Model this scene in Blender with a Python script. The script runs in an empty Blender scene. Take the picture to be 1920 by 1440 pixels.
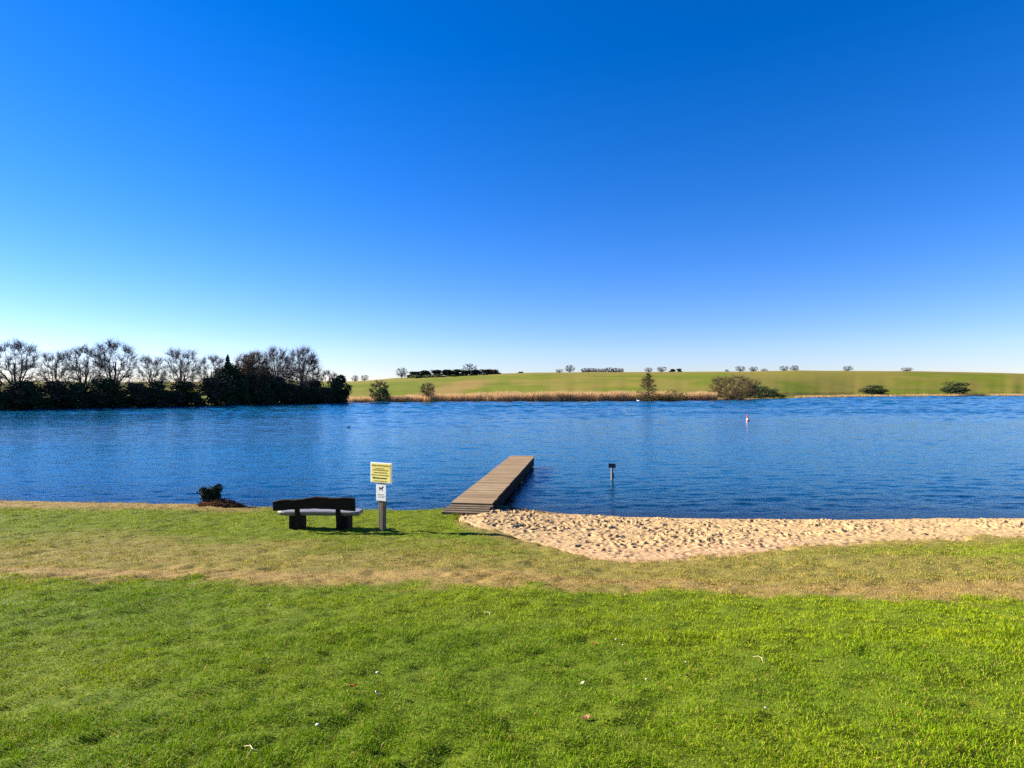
import bpy, math, random
import numpy as np
from mathutils import Vector, Matrix

S = bpy.context.scene
R = math.radians
# ------------------------------------------------------------------ camera
EYE = 3.6            # metres above the water
F = 1082.0           # focal length in photo pixels (1920 wide)
HZ = 731.0           # photo row of the horizon
cam_d = bpy.data.cameras.new("camera")
cam_d.sensor_width = 36.0
cam_d.lens = 36.0 * F / 1920.0
cam_d.shift_y = (HZ - 720.0) / 1920.0
cam_d.clip_start = 0.1
cam_d.clip_end = 8000.0
cam = bpy.data.objects.new("camera", cam_d)
S.collection.objects.link(cam)
cam.location = (0, 0, EYE)
cam.rotation_euler = (R(90), 0, 0)
S.camera = cam
# ------------------------------------------------------------------ world, sun, exposure
SUN_AZ = R(-74.0)    # left of straight ahead
SUN_EL = R(25.0)
W = bpy.data.worlds.new("World")
S.world = W
W.use_nodes = True
nt = W.node_tree
nt.nodes.clear()
sky = nt.nodes.new("ShaderNodeTexSky")
sky.sky_type = 'NISHITA'
sky.sun_disc = False
sky.sun_elevation = SUN_EL
sky.sun_rotation = SUN_AZ
sky.altitude = 0
sky.air_density = 1.0
sky.dust_density = 0.05
sky.ozone_density = 3.0
hs = nt.nodes.new("ShaderNodeHueSaturation")
hs.inputs['Saturation'].default_value = 1.42
tint = nt.nodes.new('ShaderNodeMix'); tint.data_type = 'RGBA'; tint.blend_type = 'MULTIPLY'
tint.inputs[0].default_value = 1.0; tint.inputs[7].default_value = (0.68, 0.665, 1.0, 1)   # cool white balance
bg = nt.nodes.new("ShaderNodeBackground")
bg.inputs['Strength'].default_value = 0.055
wo = nt.nodes.new("ShaderNodeOutputWorld")
nt.links.new(sky.outputs[0], hs.inputs['Color'])
nt.links.new(hs.outputs[0], tint.inputs[6]); nt.links.new(tint.outputs[2], bg.inputs['Color'])
nt.links.new(bg.outputs[0], wo.inputs['Surface'])
sun_d = bpy.data.lights.new("sun", 'SUN')
sun_d.energy = 4.5
sun_d.angle = R(0.5)
sun_d.color = (1.0, 0.92, 0.78)
sun = bpy.data.objects.new("sun", sun_d)
S.collection.objects.link(sun)
sdir = Vector((math.sin(SUN_AZ) * math.cos(SUN_EL), math.cos(SUN_AZ) * math.cos(SUN_EL), math.sin(SUN_EL)))
sun.rotation_euler = sdir.to_track_quat('Z', 'Y').to_euler()
sun.location = (-40, 20, 30)
S.view_settings.view_transform = 'Standard'
S.view_settings.look = 'None'
S.view_settings.exposure = 1.92
S.view_settings.gamma = 1.0
S.render.engine = 'CYCLES'
S.cycles.max_bounces = 8
S.cycles.transparent_max_bounces = 16
S.cycles.use_denoising = False

rng = np.random.default_rng(11)

# ------------------------------------------------------------------ numpy noise
def _hash(ix, iy, seed):
    h = (ix.astype(np.int64) * 374761393 + iy.astype(np.int64) * 668265263 + seed * 1442695041) & 0xffffffff
    h = ((h ^ (h >> 13)) * 1274126177) & 0xffffffff
    h = h ^ (h >> 16)
    return (h & 0xffffff) / float(0xffffff)

def vnoise(x, y, seed=0):
    x = np.asarray(x, float); y = np.asarray(y, float)
    ix = np.floor(x); iy = np.floor(y)
    fx = x - ix; fy = y - iy
    fx = fx * fx * fx * (fx * (fx * 6 - 15) + 10); fy = fy * fy * fy * (fy * (fy * 6 - 15) + 10)
    a = _hash(ix, iy, seed); b = _hash(ix + 1, iy, seed)
    c = _hash(ix, iy + 1, seed); d = _hash(ix + 1, iy + 1, seed)
    return (a * (1 - fx) + b * fx) * (1 - fy) + (c * (1 - fx) + d * fx) * fy

def fbm(x, y, octaves=4, seed=0):
    s = 0; a = 0.5; t = 0
    for k in range(octaves):
        ca, sa = math.cos(0.7 * k), math.sin(0.7 * k)
        s = s + a * vnoise(x * ca - y * sa + 13.7 * k, x * sa + y * ca - 7.1 * k, seed + k)
        t += a; a *= 0.5; x = x * 2.03; y = y * 2.03
    return s / t          # 0..1

def sstep(a, b, x):
    t = np.clip((x - a) / (b - a), 0, 1)
    return t * t * (3 - 2 * t)

# ------------------------------------------------------------------ near terrain
SH_X = [-400, -60, -20, -12, -9, -7.6, -6.2, -3.0, -2.2, -1.4, -0.7, 0.0, 0.7, 1.6, 3.2, 5.5, 9, 20, 60, 400]
SH_D = [40, 24, 18.6, 17.9, 17.7, 17.4, 16.95, 16.85, 17.0, 17.6, 18.3, 17.95, 17.4, 16.95, 16.55, 16.35, 16.25, 16.6, 20, 40]
def shore(x):
    return np.interp(x, SH_X, SH_D) + (fbm(x * 1.3, x * 0 + 2.2, 3, 91) - 0.5) * 0.22

SAND_X = [-60, -1.75, -1.55, -1.30, -1.05, -0.6, 0.0, 0.5, 0.95, 1.3, 1.9, 2.45, 3.5, 4.7, 6.1, 9, 13, 30]
SAND_D = [40, 40, 17.5, 14.2, 13.5, 12.7, 11.8, 11.2, 10.4, 9.7, 9.25, 9.3, 9.75, 10.4, 11.1, 12.0, 13.0, 16]
def sand_mask(x, d):
    n = (fbm(x * 2.6, d * 2.6, 4, 31) - 0.5) * 1.0
    return sstep(-0.22, 0.28, d - np.interp(x, SAND_X, SAND_D) + n)

def bank(x):       # turf edge with a small drop, left of the jetty
    return sstep(-1.3, -2.2, x)

def near_base(x, d):
    x = np.asarray(x, float); d = np.asarray(d, float)
    s = shore(x)
    w = sstep(10.5, 15.0, d)
    z = 2.0 - 0.122 * d + w * 0.122 * (np.clip(s, 0, 22) - 16.4)
    far = sstep(19, 30, s)                     # far to the sides the slope is gentler
    z = z * (1 - far) + far * (2.0 * (1 - np.clip(d / s, 0, 2)))
    z = z + 0.10 * bank(x) * sstep(0.02, 0.14, s - d) * sstep(6, 1.0, s - d)
    under = -(d - s) * 0.17 - 0.02
    z = np.where(d > s, np.maximum(under, -2.8), z)
    return z

def lawn_bumps(x, d):
    s = shore(x)
    k = sstep(0.0, 0.6, s - d)
    b = (fbm(x * 0.55, d * 0.55, 2, 3) - 0.5) * 0.07 + (fbm(x * 2.1, d * 2.1, 3, 5) - 0.5) * 0.060 + (fbm(x * 6, d * 7, 2, 8) - 0.5) * 0.055
    return b * k

def lawn_z(x, d):
    return near_base(x, d) + lawn_bumps(x, d)

def ground_z(x, d):                 # the sheet under turf and sand
    return lawn_z(x, d) - 0.14 * sand_mask(x, d)

def dirt_mask(x, d):                # worn, dried-out strip across the lawn
    dl = 7.22 - 0.095 * x + (fbm(x * 0.9, d * 0 + 5, 3, 41) - 0.5) * 0.5
    n = fbm(x * 0.7, d * 1.6, 4, 47)
    lo = sstep(-0.30, 0.40, d - dl + (fbm(x * 3, d * 3, 3, 44) - 0.5) * 0.9)
    core = lo * sstep(2.3, 0.4, d - dl + (n - 0.5) * 2.2)
    wide = lo * sstep(5.2, 2.0, d - dl + (n - 0.5) * 3.0) * 0.62
    edge = sstep(1.6, 0.1, np.interp(x, SAND_X, SAND_D) - d) * 0.75
    leftb = sstep(-6.3, -8.2, x) * sstep(15.0, 16.4, d)
    lb = sstep(-6.2, -9.0, x) * lo * sstep(4.5, 2.0, d - dl) * 0.5
    return np.clip(np.maximum.reduce([core, wide, edge, leftb, lb]), 0, 1)

# ------------------------------------------------------------------ far terrain
SHF_PX = [-3000, -800, 0, 200, 421, 560, 700, 960, 1200, 1330, 1400, 1470, 1500, 1600, 1920, 3000, 5000]
SHF_D = [40, 70, 104, 118, 134, 150, 169, 181, 186, 196, 210, 236, 250, 292, 330, 330, 330]
SKY_PX = [-3000, 0, 421, 560, 655, 700, 740, 800, 880, 940, 1000, 1100, 1200, 1300, 1400, 1500, 1700, 1920, 3000]
SKY_PY = [716, 716, 716, 715.5, 714.5, 712, 708.5, 706, 703, 701, 699.2, 697.8, 697.3, 697, 696.6, 694.5, 696, 700, 706]
YR = 430.0
def pxof(x, y): return 960 + F * x / y
def far_shore(px): return np.interp(px, SHF_PX, SHF_D)
def far_z(x, y):
    px = 960 + F * x / np.maximum(y, 1e-3)
    sh = far_shore(px) + (fbm(px * 0.05, px * 0 + 3, 3, 61) - 0.5) * 5
    zr = EYE + (HZ - np.interp(px, SKY_PX, SKY_PY)) / F * YR
    t = (y - sh) / (YR - sh)
    flat = sstep(0, 0.16, t)
    tt = np.clip(t, 0, 1)
    prof = (0.75 * tt + 0.25 * (tt * tt * (3 - 2 * tt))) * flat
    z = 0.25 + (zr - 0.25) * prof
    z = np.where(t > 1, zr - (y - YR) * 0.02 * sstep(0, 60, y - YR), z)
    z = np.where(t < 0.0, 0.25 + np.maximum(t * (YR - sh), -12) * 0.25, z)
    return z + (fbm(x * 0.02, y * 0.02, 3, 66) - 0.5) * 1.2 * sstep(0.05, 0.3, t) * sstep(1.3, 0.9, t)

# ------------------------------------------------------------------ mesh helpers
def link(o, parent=None):
    S.collection.objects.link(o)
    if parent is not None: o.parent = parent
    return o

def np_mesh(name, verts, faces, mat=None, parent=None, smooth=False, col=None, attrs=None, loc=None):
    """verts (n,3); faces (m,k) array or list of lists"""
    me = bpy.data.meshes.new(name)
    verts = np.asarray(verts, np.float32)
    if isinstance(faces, np.ndarray):
        m, k = faces.shape
        me.vertices.add(len(verts)); me.vertices.foreach_set('co', verts.ravel())
        me.loops.add(m * k); me.loops.foreach_set('vertex_index', faces.astype(np.int32).ravel())
        me.polygons.add(m)
        me.polygons.foreach_set('loop_start', np.arange(0, m * k, k, dtype=np.int32))
        me.polygons.foreach_set('loop_total', np.full(m, k, np.int32))
        me.update(calc_edges=True)
    else:
        me.from_pydata(verts.tolist(), [], faces)
        me.update()
    if smooth:
        me.polygons.foreach_set('use_smooth', np.ones(len(me.polygons), bool))
    if col is not None:
        a = me.color_attributes.new('Col', 'FLOAT_COLOR', 'POINT')
        c = np.ones((len(verts), 4), np.float32); c[:, :3] = col
        a.data.foreach_set('color', c.ravel())
    for an, av in (attrs or {}).items():
        a = me.attributes.new(an, 'FLOAT', 'POINT')
        a.data.foreach_set('value', np.asarray(av, np.float32).ravel())
    if mat is not None: me.materials.append(mat)
    o = bpy.data.objects.new(name, me)
    if loc is not None: o.location = loc
    return link(o, parent)

def grid_faces(nx, ny):
    i = np.arange(nx * ny).reshape(ny, nx)
    return np.stack([i[:-1, :-1], i[:-1, 1:], i[1:, 1:], i[1:, :-1]], -1).reshape(-1, 4)

class MB:
    """collects shapes, builds ONE mesh object"""
    def __init__(s): s.v = []; s.f = []
    def add(s, v, f):
        n = len(s.v); s.v += [tuple(p) for p in v]; s.f += [[i + n for i in q] for q in f]
    def box(s, c, sz, m=None, bev=0.0):
        x, y, z = sz[0] / 2, sz[1] / 2, sz[2] / 2
        if bev <= 0:
            v = [Vector((i * x, j * y, k * z)) for i in (-1, 1) for j in (-1, 1) for k in (-1, 1)]
            f = [[0, 1, 3, 2], [4, 6, 7, 5], [0, 4, 5, 1], [2, 3, 7, 6], [0, 2, 6, 4], [1, 5, 7, 3]]
        else:
            import bmesh
            bm = bmesh.new(); bmesh.ops.create_cube(bm, size=1.0)
            bmesh.ops.scale(bm, vec=sz, verts=bm.verts)
            bmesh.ops.bevel(bm, geom=bm.edges[:], offset=bev, segments=2, affect='EDGES', profile=0.6)
            bm.verts.index_update()
            v = [p.co.copy() for p in bm.verts]; f = [[q.index for q in fa.verts] for fa in bm.faces]; bm.free()
        if m is not None: v = [m @ p for p in v]
        s.add([Vector(c) + p for p in v], f)
    def tube(s, pts, rad, n=8, squash=1.0, jit=0.0):
        pts = [Vector(p) for p in pts]; N = len(pts); V = []; Fc = []
        up = None
        for i, p in enumerate(pts):
            t = (pts[min(i + 1, N - 1)] - pts[max(i - 1, 0)]).normalized()
            if up is None:
                up = Vector((0, 0, 1)) if abs(t.z) < 0.9 else Vector((1, 0, 0))
            a = t.cross(up).normalized(); b = a.cross(t).normalized(); up = b
            for k in range(n):
                th = 2 * math.pi * k / n
                r = rad[i] * (1 + (random.uniform(-jit, jit) if jit else 0))
                V.append(p + a * (math.cos(th) * r) + b * (math.sin(th) * r * squash))
        for i in range(N - 1):
            for k in range(n):
                Fc.append([i * n + k, i * n + (k + 1) % n, (i + 1) * n + (k + 1) % n, (i + 1) * n + k])
        Fc.append(list(range(n))[::-1]); Fc.append([(N - 1) * n + k for k in range(n)])
        s.add(V, Fc)
    def prism(s, outline, y0, y1, m=None):
        """outline in x,z extruded from y0 to y1"""
        n = len(outline)
        v = [Vector((x, y0, z)) for x, z in outline] + [Vector((x, y1, z)) for x, z in outline]
        if m is not None: v = [m @ p for p in v]
        f = [list(range(n)), list(range(2 * n - 1, n - 1, -1))]
        f += [[i, i + n, (i + 1) % n + n, (i + 1) % n] for i in range(n)]
        s.add(v, f)
    def build(s, name, mat, parent=None, smooth=False):
        o = np_mesh(name, np.array([tuple(p) for p in s.v]), s.f, mat, parent, False)
        import bmesh
        bm = bmesh.new(); bm.from_mesh(o.data); bmesh.ops.recalc_face_normals(bm, faces=bm.faces[:]); bm.to_mesh(o.data); bm.free()
        if smooth:
            o.data.polygons.foreach_set('use_smooth', np.ones(len(o.data.polygons), bool))
            try: o.data.set_sharp_from_angle(angle=R(40))
            except Exception: pass
        return o

def tag(o, label=None, cat=None, group=None, kind=None):
    if label: o['label'] = label
    if cat: o['category'] = cat
    if group: o['group'] = group
    if kind: o['kind'] = kind
    return o

def empty(name, loc, rz=0.0):
    o = bpy.data.objects.new(name, None)
    o.empty_display_size = 0.2
    o.location = loc; o.rotation_euler = (0, 0, rz)
    return link(o)

def copy_tree(o, parent=None):
    c = o.copy(); S.collection.objects.link(c)
    if parent is not None: c.parent = parent
    for k in [q for q in S.objects if q.parent == o]: copy_tree(k, c)
    return c

# ------------------------------------------------------------------ materials
def mat(name):
    m = bpy.data.materials.new(name); m.use_nodes = True
    n = m.node_tree.nodes; n.clear()
    out = n.new('ShaderNodeOutputMaterial'); b = n.new('ShaderNodeBsdfPrincipled')
    m.node_tree.links.new(b.outputs[0], out.inputs[0])
    return m, m.node_tree, b, out

def N(t, kind, **kw):
    n = t.nodes.new('ShaderNode' + kind)
    for k, v in kw.items():
        if k in n.inputs: n.inputs[k].default_value = v
        else: setattr(n, k, v)
    return n

def noise(t, scale, detail=4, rough=0.55, vec=None, coord='Object', sc=None, dist=0.0):
    n = N(t, 'TexNoise'); n.inputs['Scale'].default_value = scale
    n.inputs['Detail'].default_value = detail; n.inputs['Roughness'].default_value = rough
    n.inputs['Distortion'].default_value = dist
    if vec is None:
        tc = N(t, 'TexCoord'); vec = tc.outputs[coord]
    if sc is not None:
        mp = N(t, 'Mapping'); mp.inputs['Scale'].default_value = sc
        t.links.new(vec, mp.inputs[0]); vec = mp.outputs[0]
    t.links.new(vec, n.inputs['Vector'])
    return n.outputs[0]

def ramp(t, fac, stops):
    r = N(t, 'ValToRGB'); e = r.color_ramp.elements
    while len(e) < len(stops): e.new(0.5)
    for k, (p, c) in enumerate(stops):
        e[k].position = p; e[k].color = (*c, 1) if len(c) == 3 else c
    t.links.new(fac, r.inputs[0])
    return r.outputs[0]

def mix(t, fac, a, b, blend='MIX'):
    m = N(t, 'Mix', data_type='RGBA', blend_type=blend)
    for s, v in ((m.inputs[0], fac), (m.inputs[6], a), (m.inputs[7], b)):
        if hasattr(v, 'is_linked'): t.links.new(v, s)
        else: s.default_value = v if isinstance(v, (int, float)) else (*v, 1)
    return m.outputs[2]

def math_n(t, op, a, b=0.0, c=None):
    m = N(t, 'Math', operation=op)
    for s, v in zip(m.inputs, (a, b, c)):
        if v is None: continue
        if hasattr(v, 'is_linked'): t.links.new(v, s)
        else: s.default_value = v
    return m.outputs[0]

def bump(t, h, strength=0.5, dist=0.01, nrm=None):
    b = N(t, 'Bump'); b.inputs['Strength'].default_value = strength; b.inputs['Distance'].default_value = dist
    t.links.new(h, b.inputs['Height'])
    if nrm is not None: t.links.new(nrm, b.inputs['Normal'])
    return b.outputs[0]

def attr(t, name):
    a = N(t, 'Attribute'); a.attribute_name = name
    return a

def simple_mat(name, c0, c1, scale=8.0, rough=0.7, spec=0.3, bstr=0.4, bd=0.01, sc=None, coord='Object', lo=0.35, hi=0.65):
    m, t, b, o = mat(name)
    n = noise(t, scale, 6, 0.6, sc=sc, coord=coord)
    t.links.new(ramp(t, n, [(lo, c0), (hi, c1)]), b.inputs['Base Color'])
    b.inputs['Roughness'].default_value = rough
    b.inputs['Specular IOR Level'].default_value = spec
    if bstr: t.links.new(bump(t, noise(t, scale * 3, 5, 0.6, sc=sc, coord=coord), bstr, bd), b.inputs['Normal'])
    return m

# ground under the turf
def m_ground():
    m, t, b, o = mat('ground')
    dirt = attr(t, 'dirt').outputs['Fac']; sand = attr(t, 'sand').outputs['Fac']
    n1 = noise(t, 9, 6, 0.65); n2 = noise(t, 55, 4, 0.6)
    green = ramp(t, n1, [(0.3, (0.06, 0.085, 0.005)), (0.55, (0.10, 0.14, 0.007)), (0.75, (0.16, 0.17, 0.012))])
    dry = ramp(t, n2, [(0.3, (0.13, 0.085, 0.022)), (0.5, (0.25, 0.17, 0.055)), (0.7, (0.36, 0.25, 0.10))])
    c = mix(t, dirt, green, dry)
    c = mix(t, sand, c, (0.46, 0.32, 0.15))
    t.links.new(c, b.inputs['Base Color'])
    b.inputs['Roughness'].default_value = 0.95; b.inputs['Specular IOR Level'].default_value = 0.1
    t.links.new(bump(t, n2, 0.7, 0.02), b.inputs['Normal'])
    return m

def m_sand():
    m, t, b, o = mat('sand')
    wet = attr(t, 'wet').outputs['Fac']; dirt = attr(t, 'dirt').outputs['Fac']
    n1 = noise(t, 3, 5, 0.6); n2 = noise(t, 60, 4, 0.7); n3 = noise(t, 400, 2, 0.5)
    c = ramp(t, n2, [(0.3, (0.29, 0.185, 0.082)), (0.5, (0.385, 0.255, 0.122)), (0.72, (0.46, 0.32, 0.165))])
    c = mix(t, ramp(t, n1, [(0.4, (0, 0, 0)), (0.7, (0.45, 0.45, 0.45))]), c, (0.44, 0.29, 0.14))
    c = mix(t, dirt, c, (0.40, 0.25, 0.13))
    c = mix(t, wet, c, (0.13, 0.08, 0.035))
    t.links.new(c, b.inputs['Base Color'])
    b.inputs['Roughness'].default_value = 0.95; b.inputs['Specular IOR Level'].default_value = 0.15
    t.links.new(bump(t, n3, 0.4, 0.004, bump(t, n2, 0.6, 0.012)), b.inputs['Normal'])
    return m

def m_blade(name, transl=0.35):
    m, t, b, o = mat(name)
    c = attr(t, 'Col').outputs['Color']
    t.links.new(c, b.inputs['Base Color'])
    b.inputs['Roughness'].default_value = 0.6; b.inputs['Specular IOR Level'].default_value = 0.10
    tr = N(t, 'BsdfTranslucent'); t.links.new(c, tr.inputs[0])
    ms = N(t, 'MixShader'); ms.inputs[0].default_value = transl
    t.links.new(b.outputs[0], ms.inputs[1]); t.links.new(tr.outputs[0], ms.inputs[2])
    t.links.new(ms.outputs[0], o.inputs[0])
    return m

def m_water():
    m, t, b, o = mat('lake_water')
    t.nodes.remove(b)
    tc = N(t, 'TexCoord'); P = tc.outputs['Object']
    h2 = noise(t, 1.0, 3, 0.55, vec=P, sc=(5.0, 12.0, 1), dist=0.5)
    bp = N(t, 'Bump'); bp.inputs['Distance'].default_value = 0.018; bp.inputs['Strength'].default_value = 0.8
    t.links.new(h2, bp.inputs['Height'])
    nrm = bp.outputs[0]
    deep = attr(t, 'deep').outputs['Fac']
    body = N(t, 'SubsurfaceScattering'); body.falloff = 'BURLEY'; body.inputs['Color'].default_value = (0.002, 0.075, 0.155, 1)
    body.inputs['Scale'].default_value = 1.0; body.inputs['Radius'].default_value = (0.6, 1.2, 1.6)   # murky water scatters light sideways
    t.links.new(nrm, body.inputs['Normal'])
    trn = N(t, 'BsdfTransparent'); trn.inputs[0].default_value = (0.80, 0.70, 0.88, 1)
    m1 = N(t, 'MixShader'); t.links.new(deep, m1.inputs[0])
    t.links.new(trn.outputs[0], m1.inputs[1]); t.links.new(body.outputs[0], m1.inputs[2])
    gl = N(t, 'BsdfGlossy'); gl.inputs['Roughness'].default_value = 0.06; gl.inputs['Color'].default_value = (0.74, 0.89, 0.95, 1)
    t.links.new(nrm, gl.inputs['Normal'])
    fr = N(t, 'Fresnel'); fr.inputs[0].default_value = 1.33; t.links.new(nrm, fr.inputs['Normal'])
    m2 = N(t, 'MixShader'); t.links.new(fr.outputs[0], m2.inputs[0])
    t.links.new(m1.outputs[0], m2.inputs[1]); t.links.new(gl.outputs[0], m2.inputs[2])
    t.links.new(m2.outputs[0], o.inputs[0])
    return m

def m_hills():
    m, t, b, o = mat('hill_grass')
    br = attr(t, 'brown').outputs['Fac']
    n1 = noise(t, 1.0, 5, 0.6, sc=(0.012, 0.05, 0.05)); n2 = noise(t, 1.0, 6, 0.7, sc=(0.15, 0.5, 0.5))
    g = ramp(t, n1, [(0.3, (0.075, 0.12, 0.006)), (0.5, (0.12, 0.155, 0.008)), (0.7, (0.165, 0.168, 0.014))])
    g = mix(t, ramp(t, n2, [(0.35, (0, 0, 0)), (0.75, (0.42, 0.42, 0.42))]), g, (0.20, 0.145, 0.03))
    c = mix(t, br, g, (0.30, 0.175, 0.062))
    n3 = noise(t, 1.0, 4, 0.7, sc=(0.6, 1.6, 1))
    c = mix(t, ramp(t, n3, [(0.35, (0, 0, 0)), (0.7, (0.35, 0.35, 0.35))]), c, (0.075, 0.085, 0.012))
    t.links.new(c, b.inputs['Base Color'])
    b.inputs['Roughness'].default_value = 0.95; b.inputs['Specular IOR Level'].default_value = 0.05
    return m

def m_wood(name, c0, c1, c2, sc, rough=0.75, spec=0.3):
    m, t, b, o = mat(name)
    n = noise(t, 1.0, 6, 0.6, sc=sc, dist=0.3); n2 = noise(t, 2.2, 3)
    c = ramp(t, n, [(0.3, c0), (0.5, c1), (0.7, c2)])
    c = mix(t, ramp(t, n2, [(0.4, (0, 0, 0)), (0.65, (0.5, 0.5, 0.5))]), c, c0)
    t.links.new(c, b.inputs['Base Color'])
    b.inputs['Roughness'].default_value = rough; b.inputs['Specular IOR Level'].default_value = spec
    t.links.new(bump(t, n, 0.5, 0.006), b.inputs['Normal'])
    return m

def m_deck():
    m, t, b, o = mat('weathered_deck')
    tone = attr(t, 'tone').outputs['Fac']
    n = noise(t, 1.0, 6, 0.65, sc=(3, 40, 10)); n2 = noise(t, 1.2, 4)
    c = ramp(t, n, [(0.3, (0.18, 0.118, 0.056)), (0.5, (0.275, 0.192, 0.098)), (0.7, (0.37, 0.27, 0.145))])
    c = mix(t, ramp(t, n2, [(0.4, (0, 0, 0)), (0.7, (0.55, 0.55, 0.55))]), c, (0.22, 0.12, 0.045))
    c = mix(t, tone, c, (0.11, 0.075, 0.045))
    t.links.new(c, b.inputs['Base Color'])
    b.inputs['Roughness'].default_value = 0.8; b.inputs['Specular IOR Level'].default_value = 0.25
    t.links.new(bump(t, n, 0.5, 0.004), b.inputs['Normal'])
    return m

MAT = {
    'ground': m_ground(), 'sand': m_sand(), 'grass': m_blade('grass_blades', 0.27), 'reed': m_blade('reed_blades', 0.45),
    'water': m_water(), 'hills': m_hills(), 'deck': m_deck(),
    'landing': m_wood('damp_landing_wood', (0.07, 0.047, 0.025), (0.14, 0.098, 0.05), (0.21, 0.155, 0.085), (4, 40, 10)),
    'dark_wood': m_wood('dark_wood', (0.012, 0.010, 0.008), (0.022, 0.016, 0.011), (0.035, 0.025, 0.017), (3, 30, 30), 0.85, 0.12),
    'seat_wood': m_wood('worn_seat_wood', (0.11, 0.095, 0.08), (0.20, 0.18, 0.155), (0.30, 0.275, 0.24), (2, 25, 25), 0.38, 0.5),
    'pile_wood': m_wood('pile_wood', (0.010, 0.007, 0.005), (0.018, 0.013, 0.009), (0.03, 0.022, 0.015), (12, 12, 2), 0.9, 0.1),
    'post_wood': m_wood('post_wood', (0.08, 0.06, 0.036), (0.14, 0.107, 0.068), (0.20, 0.16, 0.105), (30, 30, 3)),
    'pale_post': m_wood('pale_post', (0.11, 0.10, 0.088), (0.18, 0.165, 0.145), (0.26, 0.24, 0.215), (30, 30, 3)),
    'board_white': simple_mat('white_sign_paint', (0.74, 0.74, 0.70), (0.84, 0.84, 0.80), 6, 0.45, 0.4, 0),
    'board_yellow': simple_mat('yellow_sign_face', (0.80, 0.66, 0.16), (0.88, 0.76, 0.24), 5, 0.45, 0.4, 0),
    'letter_olive': simple_mat('olive_print', (0.30, 0.22, 0.03), (0.36, 0.27, 0.05), 30, 0.6, 0.3, 0),
    'letter_dark': simple_mat('dark_green_print', (0.015, 0.045, 0.012), (0.03, 0.07, 0.02), 30, 0.6, 0.3, 0),
    'letter_black': simple_mat('black_print', (0.015, 0.015, 0.018), (0.03, 0.03, 0.032), 30, 0.6, 0.3, 0),
    'letter_grey': simple_mat('grey_print', (0.42, 0.38, 0.38), (0.52, 0.48, 0.48), 30, 0.6, 0.3, 0),
    'post_top_light': simple_mat('sunlit_post_top_grey', (0.12, 0.12, 0.12), (0.2, 0.2, 0.2), 20, 0.5, 0.5, 0),  # grey that stands for sunlight on the bench post tops
    'plate_back': simple_mat('dark_plate', (0.02, 0.025, 0.035), (0.035, 0.04, 0.055), 12, 0.5, 0.4, 0.1),
    'buoy_red': simple_mat('red_plastic', (0.50, 0.035, 0.02), (0.60, 0.06, 0.035), 6, 0.4, 0.5, 0),
    'buoy_white': simple_mat('white_plastic', (0.75, 0.75, 0.74), (0.85, 0.85, 0.84), 6, 0.35, 0.5, 0),
    'feather_white': simple_mat('white_plumage', (0.70, 0.70, 0.68), (0.85, 0.85, 0.83), 14, 0.8, 0.2, 0.3),
    'feather_dark': simple_mat('dark_plumage', (0.03, 0.025, 0.02), (0.07, 0.055, 0.04), 18, 0.8, 0.2, 0.3),
    'bark_dark': simple_mat('dark_bark', (0.035, 0.028, 0.024), (0.075, 0.062, 0.052), 3, 0.95, 0.1, 0),
    'bark_pale': simple_mat('pale_bark', (0.20, 0.18, 0.16), (0.38, 0.35, 0.32), 2, 0.9, 0.1, 0),
    'twig_grey': simple_mat('grey_twigs', (0.06, 0.055, 0.06), (0.10, 0.09, 0.095), 1, 0.95, 0.1, 0),
    'twig_brown': simple_mat('brown_twigs', (0.07, 0.048, 0.032), (0.12, 0.085, 0.055), 1, 0.95, 0.1, 0),
    'twig_purple': simple_mat('purple_brown_twigs', (0.055, 0.032, 0.035), (0.09, 0.055, 0.055), 1, 0.95, 0.1, 0),
    'twig_olive': simple_mat('olive_twigs', (0.085, 0.07, 0.025), (0.15, 0.12, 0.045), 1, 0.95, 0.1, 0),
    'leaf_dark': simple_mat('dark_evergreen', (0.012, 0.022, 0.010), (0.035, 0.055, 0.020), 0.9, 0.8, 0.15, 0),
    'twig_willow': simple_mat('willow_twigs', (0.095, 0.068, 0.034), (0.155, 0.11, 0.055), 1, 0.95, 0.1, 0),
    'leaf_sunlit': simple_mat('sunlit_brown_thicket', (0.022, 0.018, 0.012), (0.075, 0.058, 0.034), 0.7, 0.85, 0.1, 0),  # browner leaf colour paints sunlight on part of the thicket
    'leaf_mid': simple_mat('mid_green_leaves', (0.04, 0.06, 0.018), (0.085, 0.11, 0.035), 0.9, 0.8, 0.15, 0),
    'leaf_pale': simple_mat('pale_green_leaves', (0.11, 0.14, 0.055), (0.19, 0.21, 0.085), 0.9, 0.8, 0.15, 0),
    'stone': simple_mat('pale_stone', (0.42, 0.38, 0.28), (0.66, 0.61, 0.47), 40, 0.9, 0.05, 0.3),
    'dry_leaf': simple_mat('dry_leaf', (0.20, 0.09, 0.045), (0.36, 0.19, 0.10), 40, 0.8, 0.2, 0.2),
    'red_leaf': simple_mat('rusty_leaf', (0.22, 0.03, 0.012), (0.36, 0.07, 0.03), 40, 0.8, 0.2, 0.2),
    'straw': simple_mat('straw', (0.55, 0.45, 0.24), (0.72, 0.62, 0.38), 40, 0.8, 0.2, 0.1),
    'rust_litter': simple_mat('rusty_litter', (0.09, 0.04, 0.02), (0.24, 0.11, 0.05), 14, 0.9, 0.1, 0.6, 0.03),
}

# ------------------------------------------------------------------ setting: ground, beach, lake, hills
def coords(lo_, hi_, fine_lo, fine_hi, step, growth=1.25, cap=20):
    a = list(np.arange(fine_lo, fine_hi + 1e-6, step))
    s = step; p = a[-1]
    while p < hi_:
        s = min(s * growth, cap); p += s; a.append(p)
    s = step; p = a[0]; left = []
    while p > lo_:
        s = min(s * growth, cap); p -= s; left.append(p)
    return np.array(left[::-1] + a)

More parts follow.
